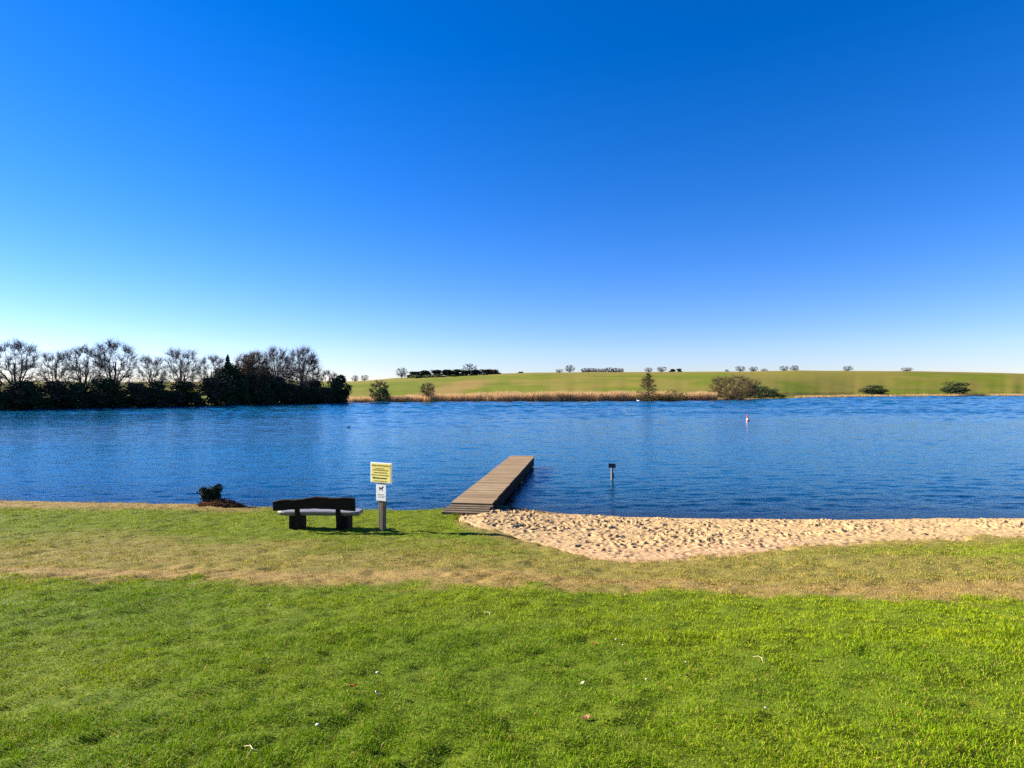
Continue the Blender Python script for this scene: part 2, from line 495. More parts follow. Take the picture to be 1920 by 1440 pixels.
xs = coords(-420, 420, -17, 17, 0.07); ys = coords(-60, 60, 1.5, 18.9, 0.06)
X, Y = np.meshgrid(xs, ys)
Z = ground_z(X, Y)
g = np_mesh('ground', np.stack([X, Y, Z], -1).reshape(-1, 3), grid_faces(len(xs), len(ys)), MAT['ground'], smooth=True,
            attrs={'dirt': dirt_mask(X, Y), 'sand': np.maximum(sand_mask(X, Y), (Y > shore(X)) * 0.8)})
tag(g, 'sloping lawn with a worn brown strip running down to the lake', 'lawn', kind='structure')

# churned sand
sx = np.arange(-2.2, 17.0, 0.03); sy = np.arange(8.6, 19.2, 0.03)
SX, SY = np.meshgrid(sx, sy)
m_ = sand_mask(SX, SY)
churn = (fbm(SX * 3.2, SY * 3.2, 4, 71) - 0.5) * 0.055
pr = np.random.default_rng(5)
n_pit = 6800
px_ = pr.uniform(-2.0, 16.8, n_pit); py_ = pr.uniform(8.8, 18.0, n_pit)
for a, b in zip(px_, py_):
    ra = pr.uniform(0.05, 0.115); rb = ra * pr.uniform(0.40, 0.7); th = pr.uniform(0, math.pi); dp = pr.uniform(0.015, 0.058)
    i0, i1 = np.searchsorted(sx, [a - 0.3, a + 0.3]); j0, j1 = np.searchsorted(sy, [b - 0.3, b + 0.3])
    if i1 - i0 < 3 or j1 - j0 < 3: continue
    dx = SX[j0:j1, i0:i1] - a; dy = SY[j0:j1, i0:i1] - b
    u = (dx * math.cos(th) + dy * math.sin(th)) / ra; v = (-dx * math.sin(th) + dy * math.cos(th)) / rb
    q = u * u + v * v
    churn[j0:j1, i0:i1] += -dp * np.exp(-q * 1.6) + dp * 0.55 * np.exp(-((np.sqrt(q) - 1.35) / 0.35) ** 2)
sh_ = shore(SX)
dist = sh_ - SY
calm = sstep(0.15, 0.9, dist)
edge_in = sstep(0.0, 1.5, SY - np.interp(SX, SAND_X, SAND_D))
churn = churn * (0.72 + 0.55 * sstep(0.35, 0.6, fbm(SX * 0.8, SY * 1.1, 3, 75)))
churn = churn * (0.12 + 0.88 * calm) * (0.35 + 0.65 * edge_in)
under = sstep(0.0, -0.3, dist)
SZ = near_base(SX, SY) - 0.075 + 0.05 * m_ + churn * m_
SZ = np.where(dist < 0, np.minimum(SZ, near_base(SX, SY) - 0.004), SZ)
wetm = sstep(0.42, 0.05, dist + (fbm(SX * 2, SY * 2, 3, 77) - 0.5) * 0.3) * 0.55
wetm = np.maximum(wetm, sstep(1.15, 0.55, np.hypot((SX - 0.35) / 1.5, (SY - 16.75) / 0.62)) * np.clip(-0.1 + 1.6 * fbm(SX * 3, SY * 8, 3, 79), 0, 1))
dm = sstep(2.0, 0.3, SY - np.interp(SX, SAND_X, SAND_D)) * sstep(0.3, 1.2, SX) * sstep(7.5, 5.0, SX) * 0.95
keep = m_ > 0.02
fc = grid_faces(len(sx), len(sy))
fc = fc[keep.ravel()[fc].any(1)]
used = np.unique(fc); remap = np.full(SX.size, -1); remap[used] = np.arange(len(used))
o = np_mesh('sand_beach', np.stack([SX, SY, SZ], -1).reshape(-1, 3)[used], remap[fc], MAT['sand'], smooth=True,
            attrs={'wet': wetm.ravel()[used], 'dirt': dm.ravel()[used]})
tag(o, 'pale trampled sand beach full of footprints beside the jetty', 'beach', kind='structure')

# lake: real waves on a fan-shaped grid; crests lie across the view, wind patches raise or calm them
def lake():
    yy = [15.6]
    while yy[-1] < 420: yy.append(yy[-1] * 1.0019)
    yy = np.array(yy)
    uu = np.concatenate([np.linspace(-8, -1.15, 30), np.linspace(-1.12, 1.12, 430), np.linspace(1.15, 8, 30)])
    U, YY = np.meshgrid(uu, yy)
    XX = U * YY
    q = np.log(YY)
    patch = fbm(XX * 0.011 + 3.1, YY * 0.055, 3, 141)
    ruff = sstep(62, 125, YY + (patch - 0.5) * 90)
    streak = sstep(0.60, 0.72, fbm(XX * 0.012 + 9, YY * 0.11, 3, 151)) * sstep(40, 60, YY)
    patch = (0.48 + 0.30 * sstep(30, 19, YY)) * (0.75 + 0.5 * patch) + 1.15 * ruff + 0.6 * streak
    swirl = fbm(XX * 0.05, YY * 0.05, 2, 149) * 3
    h = 0
    # long ripples of fixed size, seen near the beach
    fade = sstep(75, 22, YY)
    h = h + fade * 0.030 * (fbm((XX + 0.35 * YY) * 0.75 + swirl, (YY - 0.22 * XX) * 1.9, 2, 143) - 0.5) * 2
    h = h + fade * 0.012 * (fbm((XX - 0.2 * YY) * 1.6, (YY + 0.12 * XX) * 4.2 + swirl, 2, 145) - 0.5) * 2
    # chop whose length grows with the fetch
    h = h + 0.00125 * YY * (fbm(U * 34 + swirl * 0.5, q * 62 + swirl * 0.3, 3, 147) - 0.5) * 2
    dep = -near_base(XX, YY)
    h = h * patch * sstep(-0.02, 0.30, dep)
    far = np.where(YY > far_shore(960 + F * U) - 3, 0.0, 1.0)
    deep = 1 - np.exp(-np.clip(dep, 0, 9) * 0.95)
    o = np_mesh('lake_water', np.stack([XX, YY, h * far], -1).reshape(-1, 3), grid_faces(len(uu), len(yy)), MAT['water'], smooth=True,
                attrs={'deep': deep})
    tag(o, 'blue rippled lake between the beach and the reed shore', 'lake', kind='structure')
lake()

# hills
hpx = np.concatenate([np.linspace(-3000, -400, 40), np.linspace(-380, 2300, 560), np.linspace(2330, 4500, 40)])
tt = np.concatenate([[-14, -9, -5, -2.5], np.linspace(0, 12, 14), 12 + np.cumsum(np.full(70, 1.0)) * 4.2, 310 + np.cumsum(np.geomspace(5, 500, 28))])
HP, HT = np.meshgrid(hpx, tt)
sh0 = far_shore(HP)
scale_ = np.where(HT > 12, (YR - sh0 - 12 + 8) / (306 - 12.0), 1.0)
HY = sh0 + np.where(HT > 12, 12 + (HT - 12) * scale_, HT)
HX = (HP - 960) / F * HY
HZz = far_z(HX, HY)
rowpy = HZ - (HZz - EYE) / HY * F
brown = sstep(0.42, 0.62, fbm(HP * 0.012, HY * 0.02, 4, 101)) * 0.35
nn = (fbm(HP * 0.03, HY * 0.05, 3, 103) - 0.5) * 30
c0 = 800 + (738 - rowpy) * 3.2
brown = np.maximum(brown, sstep(55, 15, np.abs(HP + nn - c0 - 20)) * sstep(708, 716, rowpy) * 0.75)
brown = np.maximum(brown, sstep(24, 10, HY - sh0 + nn * 0.2) * 0.9 * sstep(555, 640, HP) * sstep(1500, 1400, HP))
brown = np.maximum(brown, sstep(4.5, 1.5, rowpy - np.interp(HP, SKY_PX, SKY_PY)) * sstep(900, 1000, HP) * 0.4)
o = np_mesh('hills', np.stack([HX, HY, HZz], -1).reshape(-1, 3), grid_faces(len(hpx), len(tt)), MAT['hills'], smooth=True, attrs={'brown': brown})
tag(o, 'green and tan pasture hill rising behind the far shore', 'hills', kind='structure')

# ------------------------------------------------------------------ grass
def blades(x, y, z, h, w, col, lean, tip_col=None, r=rng):
    n = len(x)
    th = r.uniform(0, 2 * math.pi, n)
    ld = r.uniform(0, 2 * math.pi, n)
    ln = lean * h
    ex, ey = np.cos(th) * w / 2, np.sin(th) * w / 2
    bx, by = np.cos(ld) * ln, np.sin(ld) * ln
    v = np.zeros((n, 5, 3), np.float32)
    v[:, 0] = np.stack([x - ex, y - ey, z], -1); v[:, 1] = np.stack([x + ex, y + ey, z], -1)
    mx, my, mz = x + bx * 0.35, y + by * 0.35, z + h * 0.6
    v[:, 2] = np.stack([mx + ex * 0.8, my + ey * 0.8, mz], -1); v[:, 3] = np.stack([mx - ex * 0.8, my - ey * 0.8, mz], -1)
    v[:, 4] = np.stack([x + bx, y + by, z + h * (1 - 0.25 * lean)], -1)
    i = np.arange(n)[:, None] * 5
    tri = np.concatenate([i + [0, 1, 2], i + [0, 2, 3], i + [3, 2, 4]], 0)
    c = np.repeat(col[:, None, :], 5, 1).astype(np.float32)
    return v.reshape(-1, 3), tri, c.reshape(-1, 3)

def lawn():
    bands = [(2.0, 3.6, 12000), (3.6, 5.5, 8000), (5.5, 8.0, 4600), (8.0, 11.5, 2500), (11.5, 18.6, 1500)]
    V, T, C = [], [], []; off = 0
    for d0, d1, dens in bands:
        hw = 0.93 * d1 + 1.2
        n = int((d1 - d0) * 2 * hw * dens)
        x = rng.uniform(-hw, hw, n); y = rng.uniform(d0, d1, n)
        k = np.abs(x) < 0.93 * y + 1.2
        x, y = x[k], y[k]
        s = shore(x)
        sm = sand_mask(x, y); dm_ = dirt_mask(x, y)
        clump = fbm(x * 2.3, y * 2.3, 3, 21); fine = fbm(x * 9, y * 9, 2, 23); broad = fbm(x * 0.45, y * 0.45, 3, 25)
        p = np.clip(1.25 - 0.30 * dm_, 0, 1) * np.clip(0.25 + 1.6 * fine, 0, 1) * (1 - sstep(0.2, 0.7, dm_) * 0.75 * sstep(0.55, 0.35, fbm(x * 3.0, y * 4.5, 3, 28))) * (sm < 0.30 + rng.uniform(-0.3, 0.5, len(x)) * (0.4 + fine)) * (y < s - 0.03)
        # jetty foot stays clear
        p = p * ~((np.abs(x + 1.17) < 0.66) & (y > 15.15))
        k = rng.uniform(0, 1, len(x)) < p
        x, y, dm_, clump, fine, broad, s = (a[k] for a in (x, y, dm_, clump, fine, broad, s))
        n = len(x)
        h = (0.0155 + 0.020 * np.clip((clump - 0.3) * 1.7, 0, 1) + 0.014 * fine) * rng.uniform(0.6, 1.35, n) * (1 - 0.35 * dm_)
        tuft = sstep(0.45, 0.7, fbm(x * 5.5, y * 7.5, 2, 29)) * sstep(6.5, 9, y); h = h * (1 + 0.9 * tuft) * (1 - 0.25 * sstep(9, 11, y)) * (1 - 0.40 * sstep(0.42, 0.28, fbm(x * 4.2, y * 4.2, 2, 33)))
        h = h * (1 + 1.6 * sstep(0.7, 0.1, np.hypot((x + 1.25) / 1.0, (y - 15.2) / 1.6)))
        h = h * (1 + 1.3 * sstep(0.45, 0.05, s - y) * (x < -1.4))
        w = rng.uniform(0.0025, 0.0044, n) * (1 + np.clip((y - 4) / 9, 0, 1.3))
        g0 = np.array([0.105, 0.195, 0.002]); g1 = np.array([0.235, 0.29, 0.002]); g2 = np.array([0.045, 0.105, 0.004]); dry = np.array([0.36, 0.25, 0.07]); ol = np.array([0.20, 0.17, 0.022])
        a = np.clip(rng.normal(0.5, 0.28, n) + (broad - 0.5) * 2.0 + 0.25 * sstep(4, 8, y) - 0.1, 0, 1)[:, None]
        col = g0 * (1 - a) + g1 * a
        b_ = (np.clip((0.48 - clump) * 3.0, 0, 1) * 0.35)[:, None]
        col = col * (1 - b_) + g2 * b_
        far_ = (sstep(10, 13, y) * 0.35)[:, None]
        col = col * (1 - far_) + np.array([0.22, 0.22, 0.008]) * far_
        q = rng.uniform(0, 1, n)
        isdry = q < 0.04 + 0.72 * dm_
        col = np.where(isdry[:, None], dry * rng.uniform(0.6, 1.2, n)[:, None], col)
        isol = (~isdry) & (q > 1 - (0.08 + 0.30 * dm_))
        col = np.where(isol[:, None], ol * rng.uniform(0.7, 1.2, n)[:, None], col)
        col = col * rng.uniform(0.75, 1.55, n)[:, None]
        v, t_, c = blades(x, y, lawn_z(x, y) - 0.004, h, w, col, rng.uniform(0.2, 1.1, n))
        V.append(v); T.append(t_ + off); C.append(c); off += len(v)
    o = np_mesh('grass', np.concatenate(V), np.concatenate(T), MAT['grass'], col=np.concatenate(C))
    tag(o, 'short bright green grass of the lakeside lawn', 'grass', kind='stuff')
lawn()

# ------------------------------------------------------------------ reeds on the far shore
def reeds():
    r = np.random.default_rng(8)
    n = 85000
    px = r.uniform(560, 1345, n)
    ln = far_shore(px)
    y = ln + r.uniform(0.0, 9.0, n) ** 1.0 - 1.5
    more = r.uniform(0, 1, n) < 0.16
    px = np.where(more, r.uniform(1490, 2050, n), px); y = np.where(more, far_shore(px) + r.uniform(-0.5, 4, n), y)
    x = (px - 960) / F * y
    hmax = np.interp(px, [560, 700, 800, 900, 1000, 1200, 1345, 1480, 2000], [1.3, 1.6, 2.1, 2.7, 3.1, 3.1, 2.9, 1.0, 1.6])
    hh = hmax * (0.72 + 0.5 * fbm(px * 0.06, y * 0.3, 3, 121)) * r.uniform(0.65, 1.1, n)
    k = r.uniform(0, 1, n) < np.clip(fbm(px * 0.12, y * 0.5, 2, 123) * 2.2 - 0.2, 0.15, 1)
    x, y, hh, px = x[k], y[k], hh[k], px[k]; n = len(x)
    base = np.array([0.56, 0.36, 0.165]); d2 = np.array([0.36, 0.21, 0.09]); p2 = np.array([0.68, 0.49, 0.27])
    a = r.uniform(0, 1, n)[:, None]
    col = np.where(a < 0.3, d2, np.where(a > 0.7, p2, base)) * r.uniform(0.8, 1.15, n)[:, None]
    z = np.maximum(far_z(x, y), -0.4)
    v, t_, c = blades(x, y, z, hh, r.uniform(0.03, 0.07, n), col, r.uniform(0.02, 0.22, n), r=r)
    o = np_mesh('reeds', v, t_, MAT['reed'], col=c)
    tag(o, 'tan dead reed belt lining the far shore', 'reeds', kind='stuff')
reeds()

# ------------------------------------------------------------------ trees
def segs_mesh(segs, nside):
    P0 = np.array([s[0] for s in segs]); P1 = np.array([s[1] for s in segs])
    R0 = np.array([s[2] for s in segs]); R1 = np.array([s[3] for s in segs])
    t = P1 - P0; t /= np.linalg.norm(t, axis=1)[:, None] + 1e-9
    ref = np.where(np.abs(t[:, 2:3]) < 0.9, np.array([[0, 0, 1.0]]), np.array([[1.0, 0, 0]]))
    a = np.cross(t, ref); a /= np.linalg.norm(a, axis=1)[:, None] + 1e-9
    b = np.cross(a, t)
    n = len(segs); v = np.zeros((n, 2, nside, 3))
    for k in range(nside):
        th = 2 * math.pi * k / nside
        off = a * math.cos(th) + b * math.sin(th)
        v[:, 0, k] = P0 + off * R0[:, None]; v[:, 1, k] = P1 + off * R1[:, None]
    base = np.arange(n)[:, None] * 2 * nside
    f = np.concatenate([base + [k, (k + 1) % nside, nside + (k + 1) % nside, nside + k] for k in range(nside)], 0)
    return v.reshape(-1, 3), f

def crown_pts(r, n, H, Wd, tf, shape):
    out = []
    while len(out) < n:
        p = r.uniform(-1, 1, 3)
        q = (p[0] ** 2 + p[1] ** 2) ** 1.25 + abs(p[2]) ** (3.2 if p[2] > 0 else 2.0)
        if shape == 'cone':
            z = r.uniform(0, 1) ** 1.15; a = r.uniform(0, 2 * math.pi); w = (1 - z) ** 0.65 * r.uniform(0, 1) ** 0.5
            out.append((math.cos(a) * w * Wd / 2, math.sin(a) * w * Wd / 2, H * (tf + (1 - tf) * z))); continue
        if q > 1 or r.uniform() > 0.25 + 0.75 * q: continue
        bumpy = 0.93 + 0.09 * math.sin(5 * math.atan2(p[1], p[0]) + 3 * p[2] + Wd)
        zz = p[2] if p[2] > 0 else p[2] * 0.8
        out.append((p[0] * Wd / 2 * bumpy, p[1] * Wd / 2 * bumpy, H * (tf + (1 - tf) * (0.44 + 0.56 * zz))))
    return np.array(out)

def bare(name, seed, H, Wd, bark, twigm, r0=None, tf=0.22, limbs=12, sub=230, twigs=11, twig=0.02, tl=0.105, shape='dome', stems=1, sub_r=0.05):
    """leafless tree: trunk and limbs reaching into the crown, branches to points spread through its volume, sprays of twigs at their ends"""
    r = np.random.default_rng(seed)
    r0 = r0 or H * 0.024
    root = empty(name, (0, 0, 0))
    big, fine = [], []
    nodes, nrad = [], []
    def path(p0, c, p1, ra, rb, n, store, keep=True, jit=0.0):
        prev = np.array(p0, float)
        for i in range(1, n + 1):
            t_ = i / n
            q = (1 - t_) ** 2 * np.array(p0) + 2 * t_ * (1 - t_) * np.array(c) + t_ * t_ * np.array(p1)
            if i < n: q = q + r.normal(0, jit, 3)
            a_, b_ = ra + (rb - ra) * (i - 1) / n, ra + (rb - ra) * t_
            store.append((prev, q, a_, b_))
            if keep: nodes.append(q); nrad.append(b_)
            prev = q
    top = H * (0.95 if shape == 'cone' else (tf + (1 - tf) * 0.62))
    lean = r.normal(0, 0.02 * H, 2)
    if stems == 1:
        path((0, 0, 0), (0, 0, top * 0.5), (lean[0], lean[1], top), r0, r0 * (0.15 if shape == 'cone' else 0.35), 8, big, True, 0.008 * H)
    tg = crown_pts(r, limbs, H, Wd * 0.85, tf, shape)
    if shape != 'cone':
        c0 = np.array([0, 0, H * (tf + (1 - tf) * 0.4)]); tg = c0 + (tg - c0) * 1.05
    for p in tg:
        if stems == 1:
            z0 = min(p[2] * 0.9, top * 0.95) * r.uniform(0.75, 0.98) if shape == 'cone' else H * tf * r.uniform(0.75, 1.5)
            f_ = z0 / top; b0 = np.array([lean[0] * f_ * f_, lean[1] * f_ * f_, z0]); ra = r0 * (1 - 0.65 * f_) * 0.55
        else:
            a = r.uniform(0, 2 * math.pi); q = r.uniform(0, 0.16) * Wd
            b0 = np.array([math.cos(a) * q, math.sin(a) * q, 0]); ra = r0
            big.append((np.array([0, 0, -0.02 * H]), b0, r0 * 1.6, r0))
        c = b0 * 0.5 + p * 0.5 + np.array([0, 0, 0.10 * H]) * (1 if stems == 1 else 0.4) + r.normal(0, 0.03 * H, 3)
        path(b0, c, p, ra, max(sub_r * 0.6, twig * 1.5), 6, big, True, 0.012 * H)
    pts = crown_pts(r, sub, H, Wd, tf, shape)
    cc = np.array([0, 0, H * (tf + (1 - tf) * 0.35)])
    pts = pts[np.argsort(np.linalg.norm(pts - cc, axis=1))]
    for p in pts:
        na = np.array(nodes)
        low = na[:, 2] < p[2] + 0.02 * H
        d = np.linalg.norm(na - p, axis=1) + (~low) * 0.3 * H
        k = int(np.argmin(d)); b0 = na[k]
        ra = min(nrad[k] * 0.8, sub_r)
        c = (b0 + p) / 2 + r.normal(0, 0.012 * H, 3) - np.array([0, 0, 0.01 * H])
        path(b0, c, p, max(ra, twig * 1.2), twig * 1.2, 3, fine, True, 0.006 * H)
        out = p - cc * np.array([1, 1, 0.8]); out /= np.linalg.norm(out) + 1e-9
        for j in range(twigs):
            st = b0 + (p - b0) * r.uniform(0.35, 1.0)
            dd = out * 0.9 + r.normal(0, 0.65, 3) + np.array([0, 0, 0.25]); dd /= np.linalg.norm(dd)
            L = tl * H * r.uniform(0.5, 1.25)
            m_p = st + dd * L * 0.5 + r.normal(0, 0.05 * L, 3)
            e_ = m_p + (dd + r.normal(0, 0.35, 3)) * L * 0.5
            fine.append((st, m_p, twig, twig * 0.8)); fine.append((m_p, e_, twig * 0.8, twig * 0.45))
    v, f = segs_mesh(big, 6)
    np_mesh('trunk' if stems == 1 else 'stems', v, f, bark, root, smooth=True)
    v, f = segs_mesh(fine, 3)
    np_mesh('crown', v, f, twigm, root)
    return root

def leafy(name, seed, H, Wd, leafm, bark=None, n=2600, leaf=0.22, trunk=0.0, lobes=9, shape='dome', twigs=None):
    """crown of many small leaf-sized faces filling uneven lobes, on a trunk with limbs"""
    r = np.random.default_rng(seed)
    root = empty(name, (0, 0, 0))
    if shape == 'cone':
        zz = trunk + (1 - trunk) * (1 - np.sqrt(r.uniform(0, 1, n)))
        tier = 0.75 + 0.35 * np.abs(np.sin(zz * 26))
        rad = (1 - zz) / (1 - trunk) * Wd / 2 * tier * r.uniform(0.15, 1, n) ** 0.6 + 0.05
        th = r.uniform(0, 2 * math.pi, n)
        p = np.stack([np.cos(th) * rad, np.sin(th) * rad, zz * H - 0.25 * rad], -1)
    else:
        cs = []
        for i in range(lobes):
            a = r.uniform(0, 2 * math.pi); q = r.uniform(0, 1) ** 0.6
            zc = r.uniform(trunk + 0.10 * (1 - trunk), 0.86)
            wr = Wd / 2 * math.sqrt(max(0.05, 1 - ((zc - 0.4) / 0.68) ** 2))
            cs.append((math.cos(a) * q * wr * 0.75, math.sin(a) * q * wr * 0.75, zc * H, r.uniform(0.16, 0.30)))
        cs = np.array(cs); pick = r.integers(0, lobes, n)
        d = r.normal(0, 1, (n, 3)); d /= np.linalg.norm(d, axis=1)[:, None]
        rr = (r.uniform(0, 1, n) ** 0.4)[:, None] * cs[pick, 3:4] * (1 + 0.35 * (r.uniform(0, 1, n)[:, None] > 0.9))
        p = cs[pick, :3] + d * rr * np.array([Wd * 0.95, Wd * 0.95, H * 0.85])
        p[:, 2] = np.clip(p[:, 2], 0.03 * H, None)
    nrm = r.normal(0, 1, (n, 3)); nrm /= np.linalg.norm(nrm, axis=1)[:, None]
    a = np.cross(nrm, [0.3, 0.2, 0.9]); a /= np.linalg.norm(a, axis=1)[:, None]; b = np.cross(nrm, a)
    s = (leaf * r.uniform(0.5, 1.3, n))[:, None]
    v = np.stack([p + a * s, p + b * s * 0.5, p - a * s, p - b * s * 0.5], 1).reshape(-1, 3)
    f = np.arange(n * 4).reshape(n, 4)
    np_mesh('crown', v, f, leafm, root)
    segs = []
    rd = random.Random(seed)
    top = H * (0.9 if shape == 'cone' else 0.7)
    segs.append((np.zeros(3), np.array([0, 0, top * 0.5]), H * 0.022, H * 0.016)); segs.append((np.array([0, 0, top * 0.5]), np.array([0, 0, top]), H * 0.016, H * 0.005))
    for i in range(10 if shape != 'cone' else 0):
        c = p[rd.randrange(n)]
        segs.append((np.array([0, 0, top * rd.uniform(0.1, 0.6)]), c, H * 0.01, H * 0.003))
    v, f = segs_mesh(segs, 5)
    np_mesh('trunk', v, f, bark or MAT['bark_dark'], root, smooth=True)
    return root

def place(o, px, D, py_top=None, H0=None, width_px=None, W0=None, rz=0.0, dz=0.0):
    x = (px - 960) / F * D
    z = max(float(far_z(np.array(x), np.array(D))), -0.05) + dz
    o.location = (x, D, z)
    s = 1.0
    if py_top is not None:
        s = (EYE + (HZ - py_top) / F * D - z) / H0
    sw = s if width_px is None else width_px / F * D / W0
    o.scale = (sw, sw, s); o.rotation_euler = (0, 0, rz)
    return o

B = MAT
ORD = ['first', 'second', 'third', 'fourth', 'fifth', 'sixth', 'seventh', 'eighth', 'ninth', 'tenth', 'eleventh', 'twelfth', 'thirteenth', 'fourteenth', 'fifteenth', 'sixteenth', 'seventeenth', 'eighteenth', 'nineteenth', 'twentieth'] + ['twenty-' + w for w in ('first', 'second', 'third', 'fourth', 'fifth', 'sixth', 'seventh', 'eighth', 'ninth')] + ['thirtieth'] + ['thirty-' + w for w in ('first', 'second', 'third', 'fourth', 'fifth', 'sixth', 'seventh', 'eighth', 'ninth')]
ORD += ['fortieth'] + ['forty-' + w for w in ORD[:9]]
def rank(items, i): return ORD[sorted(range(len(items)), key=lambda k: items[k][0]).index(i)]
def rankr(items, i): return ORD[sorted(range(len(items)), key=lambda k: -items[k][0]).index(i)]
# --- wood on the left
WOOD = 'trees of the dark wood on the left shore'
t = bare('bare_tree', 3, 14, 8.6, B['bark_dark'], B['twig_grey'], r0=0.36, tf=0.14, limbs=18, sub=380, twigs=13, twig=0.026)
place(t, 567, 158, 655, 14, 62, 8.6); tag(t, 'large round-crowned bare tree, rightmost of the tall trees in the wood', 'tree', WOOD)
t = bare('bare_tree', 8, 14, 7.0, B['bark_pale'], B['twig_grey'], r0=0.40, tf=0.24, limbs=14, sub=300, twigs=12, twig=0.022)
place(t, 518, 152, 653, 14, 50, 7.0); tag(t, 'tall bare tree with a pale forked trunk beside the round-crowned one', 'tree', WOOD)
t = bare('bare_tree', 21, 13, 6.5, B['bark_pale'], B['twig_brown'], r0=0.28, tf=0.12, limbs=13, sub=320, twigs=13, twig=0.028)
place(t, 482, 146, 663, 13, 46, 6.5); tag(t, 'brown dense-twigged bare tree left of the pale-trunked tree', 'tree', WOOD)
t = bare('bare_tree', 22, 13, 6.0, B['bark_dark'], B['twig_brown'], r0=0.28, tf=0.10, limbs=13, sub=320, twigs=13, twig=0.028)
place(t, 456, 142, 666, 13, 40, 6.0); tag(t, 'dark bare tree between the spruce and the brown dense-twigged tree', 'tree', WOOD)
t = leafy('spruce_tree', 31, 14, 4.6, B['leaf_dark'], n=5200, leaf=0.26, trunk=0.04, shape='cone')
place(t, 427, 138, 663, 14, 40, 4.6); tag(t, 'narrow dark spruce with a pointed top at the left end of the wood', 'tree', WOOD)
spr = t
exa = bare('bare_tree', 41, 14, 8.0, B['bark_dark'], B['twig_grey'], r0=0.34, tf=0.16, limbs=14, sub=260, twigs=11, twig=0.024)
ex_lab = ['bare broad-crowned tree just left of the narrow spruce', 'bare tree %s from the left end of the far-left shore' % 'sixth', 'bare tree %s from the left end of the far-left shore' % 'fourth', 'bare tree second from the left end of the far-left shore', 'leftmost bare tree of the left shore', 'bare tree fifth from the left end of the far-left shore', 'bare tree third from the left end of the far-left shore']
for i, (px, D, top, w) in enumerate([(398, 138, 667, 52), (340, 132, 655, 64), (214, 121, 640, 72), (104, 114, 660, 52), (30, 108, 640, 76), (284, 126, 668, 50), (158, 117, 650, 66)]):
    c = exa if i == 0 else copy_tree(exa)
    place(c, px, D, top, 14, w, 8.0, rz=1.7 * i); tag(c, ex_lab[i], 'tree', WOOD)

# dark evergreen thicket at the water's edge (left)
TH = 'dark bushes of the thicket at the foot of the wood'
thick = [leafy('thicket_bush', 50 + k, 5.0, 6.0, B['leaf_sunlit' if k == 2 else 'leaf_dark'], n=3400, leaf=0.27, lobes=16) for k in range(3)]
spots = [(-10, 103, 712, 66), (48, 107, 716, 60), (98, 111, 714, 60), (150, 114, 718, 58), (200, 117, 712, 56), (250, 120, 718, 54), (300, 124, 714, 52), (345, 128, 716, 50), (390, 131, 708, 48), (425, 134, 700, 44), (452, 137, 712, 42), (470, 140, 698, 38), (497, 143, 712, 42), (515, 147, 717, 40), (540, 149, 719, 40), (563, 151, 722, 38), (585, 152, 726, 38), (606, 154, 726, 34), (440, 146, 690, 44), (480, 150, 702, 44), (410, 141, 690, 40), (530, 158, 708, 36), (588, 160, 713, 34), (529, 146.5, 735, 44), (552, 149, 736, 44), (574, 150.5, 738, 40), (596, 152.5, 739, 36), (486, 142, 735, 46), (448, 137, 738, 40), (20, 105, 730, 60), (72, 108, 732, 60), (124, 112, 733, 58), (175, 115.5, 733, 56), (225, 119, 733, 56), (276, 122, 733, 52), (322, 126, 734, 52), (366, 129, 735, 48), (432, 140, 686, 40), (452, 144, 690, 40), (470, 148, 688, 38), (494, 151, 696, 40), (512, 153, 704, 36)]
for i, (px, D, top, w) in enumerate(spots):
    c = thick[i] if i < 3 else copy_tree(thick[i % 3])
    place(c, px, D, top, 5.0, w * 1.15, 6.0, rz=2.1 * i, dz=-0.35)
    tag(c, 'dark %s thicket bush below the left wood, %s from its right end' % (('brown-lit' if i % 3 == 2 else 'evergreen'), rankr(spots, i)), 'bush', TH)
t = bare('bare_shrub', 61, 5, 7, B['bark_dark'], B['twig_purple'], r0=0.07, tf=0.0, stems=6, limbs=16, sub=200, twigs=11, twig=0.024, tl=0.13)
place(t, 615, 160, 697, 5, 44, 7); tag(t, 'purplish domed bare shrub right of the round-crowned tree', 'shrub')
t = leafy('evergreen_bush', 63, 5, 6, B['leaf_dark'], n=3600, leaf=0.28, lobes=12)
place(t, 640, 157, 704, 5, 44, 6, dz=-0.2); tag(t, 'large dark evergreen bush at the right end of the wood', 'bush')
# horizon pair
far_t = bare('bare_tree', 71, 8, 8.5, B['bark_dark'], B['twig_grey'], r0=0.24, tf=0.14, limbs=12, sub=150, twigs=10, twig=0.04, tl=0.10)
RIDGE = 'bare trees along the ridge'
ridge = [(666, 455, 703.5, 15, 'small bare tree on the skyline, left of a near twin beside the wood'),
         (684, 455, 703, 15, 'small bare tree on the skyline, right of its near twin beside the wood'),
         (753, 425, 689.5, 25, 'bare tree standing alone at the left end of the hilltop hedge'),
         (880, 424, 682, 31, 'tall bare tree rising out of the hilltop hedge'),
         (1049, 440, 692, 16, 'low bare tree leaning on the left of a rounder skyline tree'),
         (1068, 436, 684.5, 22, 'round bare skyline tree near the middle of the ridge'),
         (1216, 438, 689, 16, 'small bare skyline tree directly above the conical shore tree'),
         (1241, 438, 687.5, 20, 'bare skyline tree left of the dark evergreen clump'),
         (1363, 440, 692.5, 9, 'tiny bare tree on the ridge left of the tree above the willow'),
         (1388, 438, 686.5, 19, 'bare ridge tree above the big willow bush'),
         (1413, 440, 687.5, 18, 'bare ridge tree just right of the one above the willow'),
         (1433, 440, 691, 14, 'low flat bare tree right of the ridge pair over the willow'),
         (1470, 440, 686, 17, 'bare ridge tree, left of the pair at the right end of the hill'),
         (1490, 440, 685, 19, 'bare ridge tree, right of the pair at the right end of the hill'),
         (1590, 440, 686, 18, 'bare ridge tree alone beyond the right pair'),
         (1700, 440, 689, 22, 'broad bare ridge tree far to the right')]
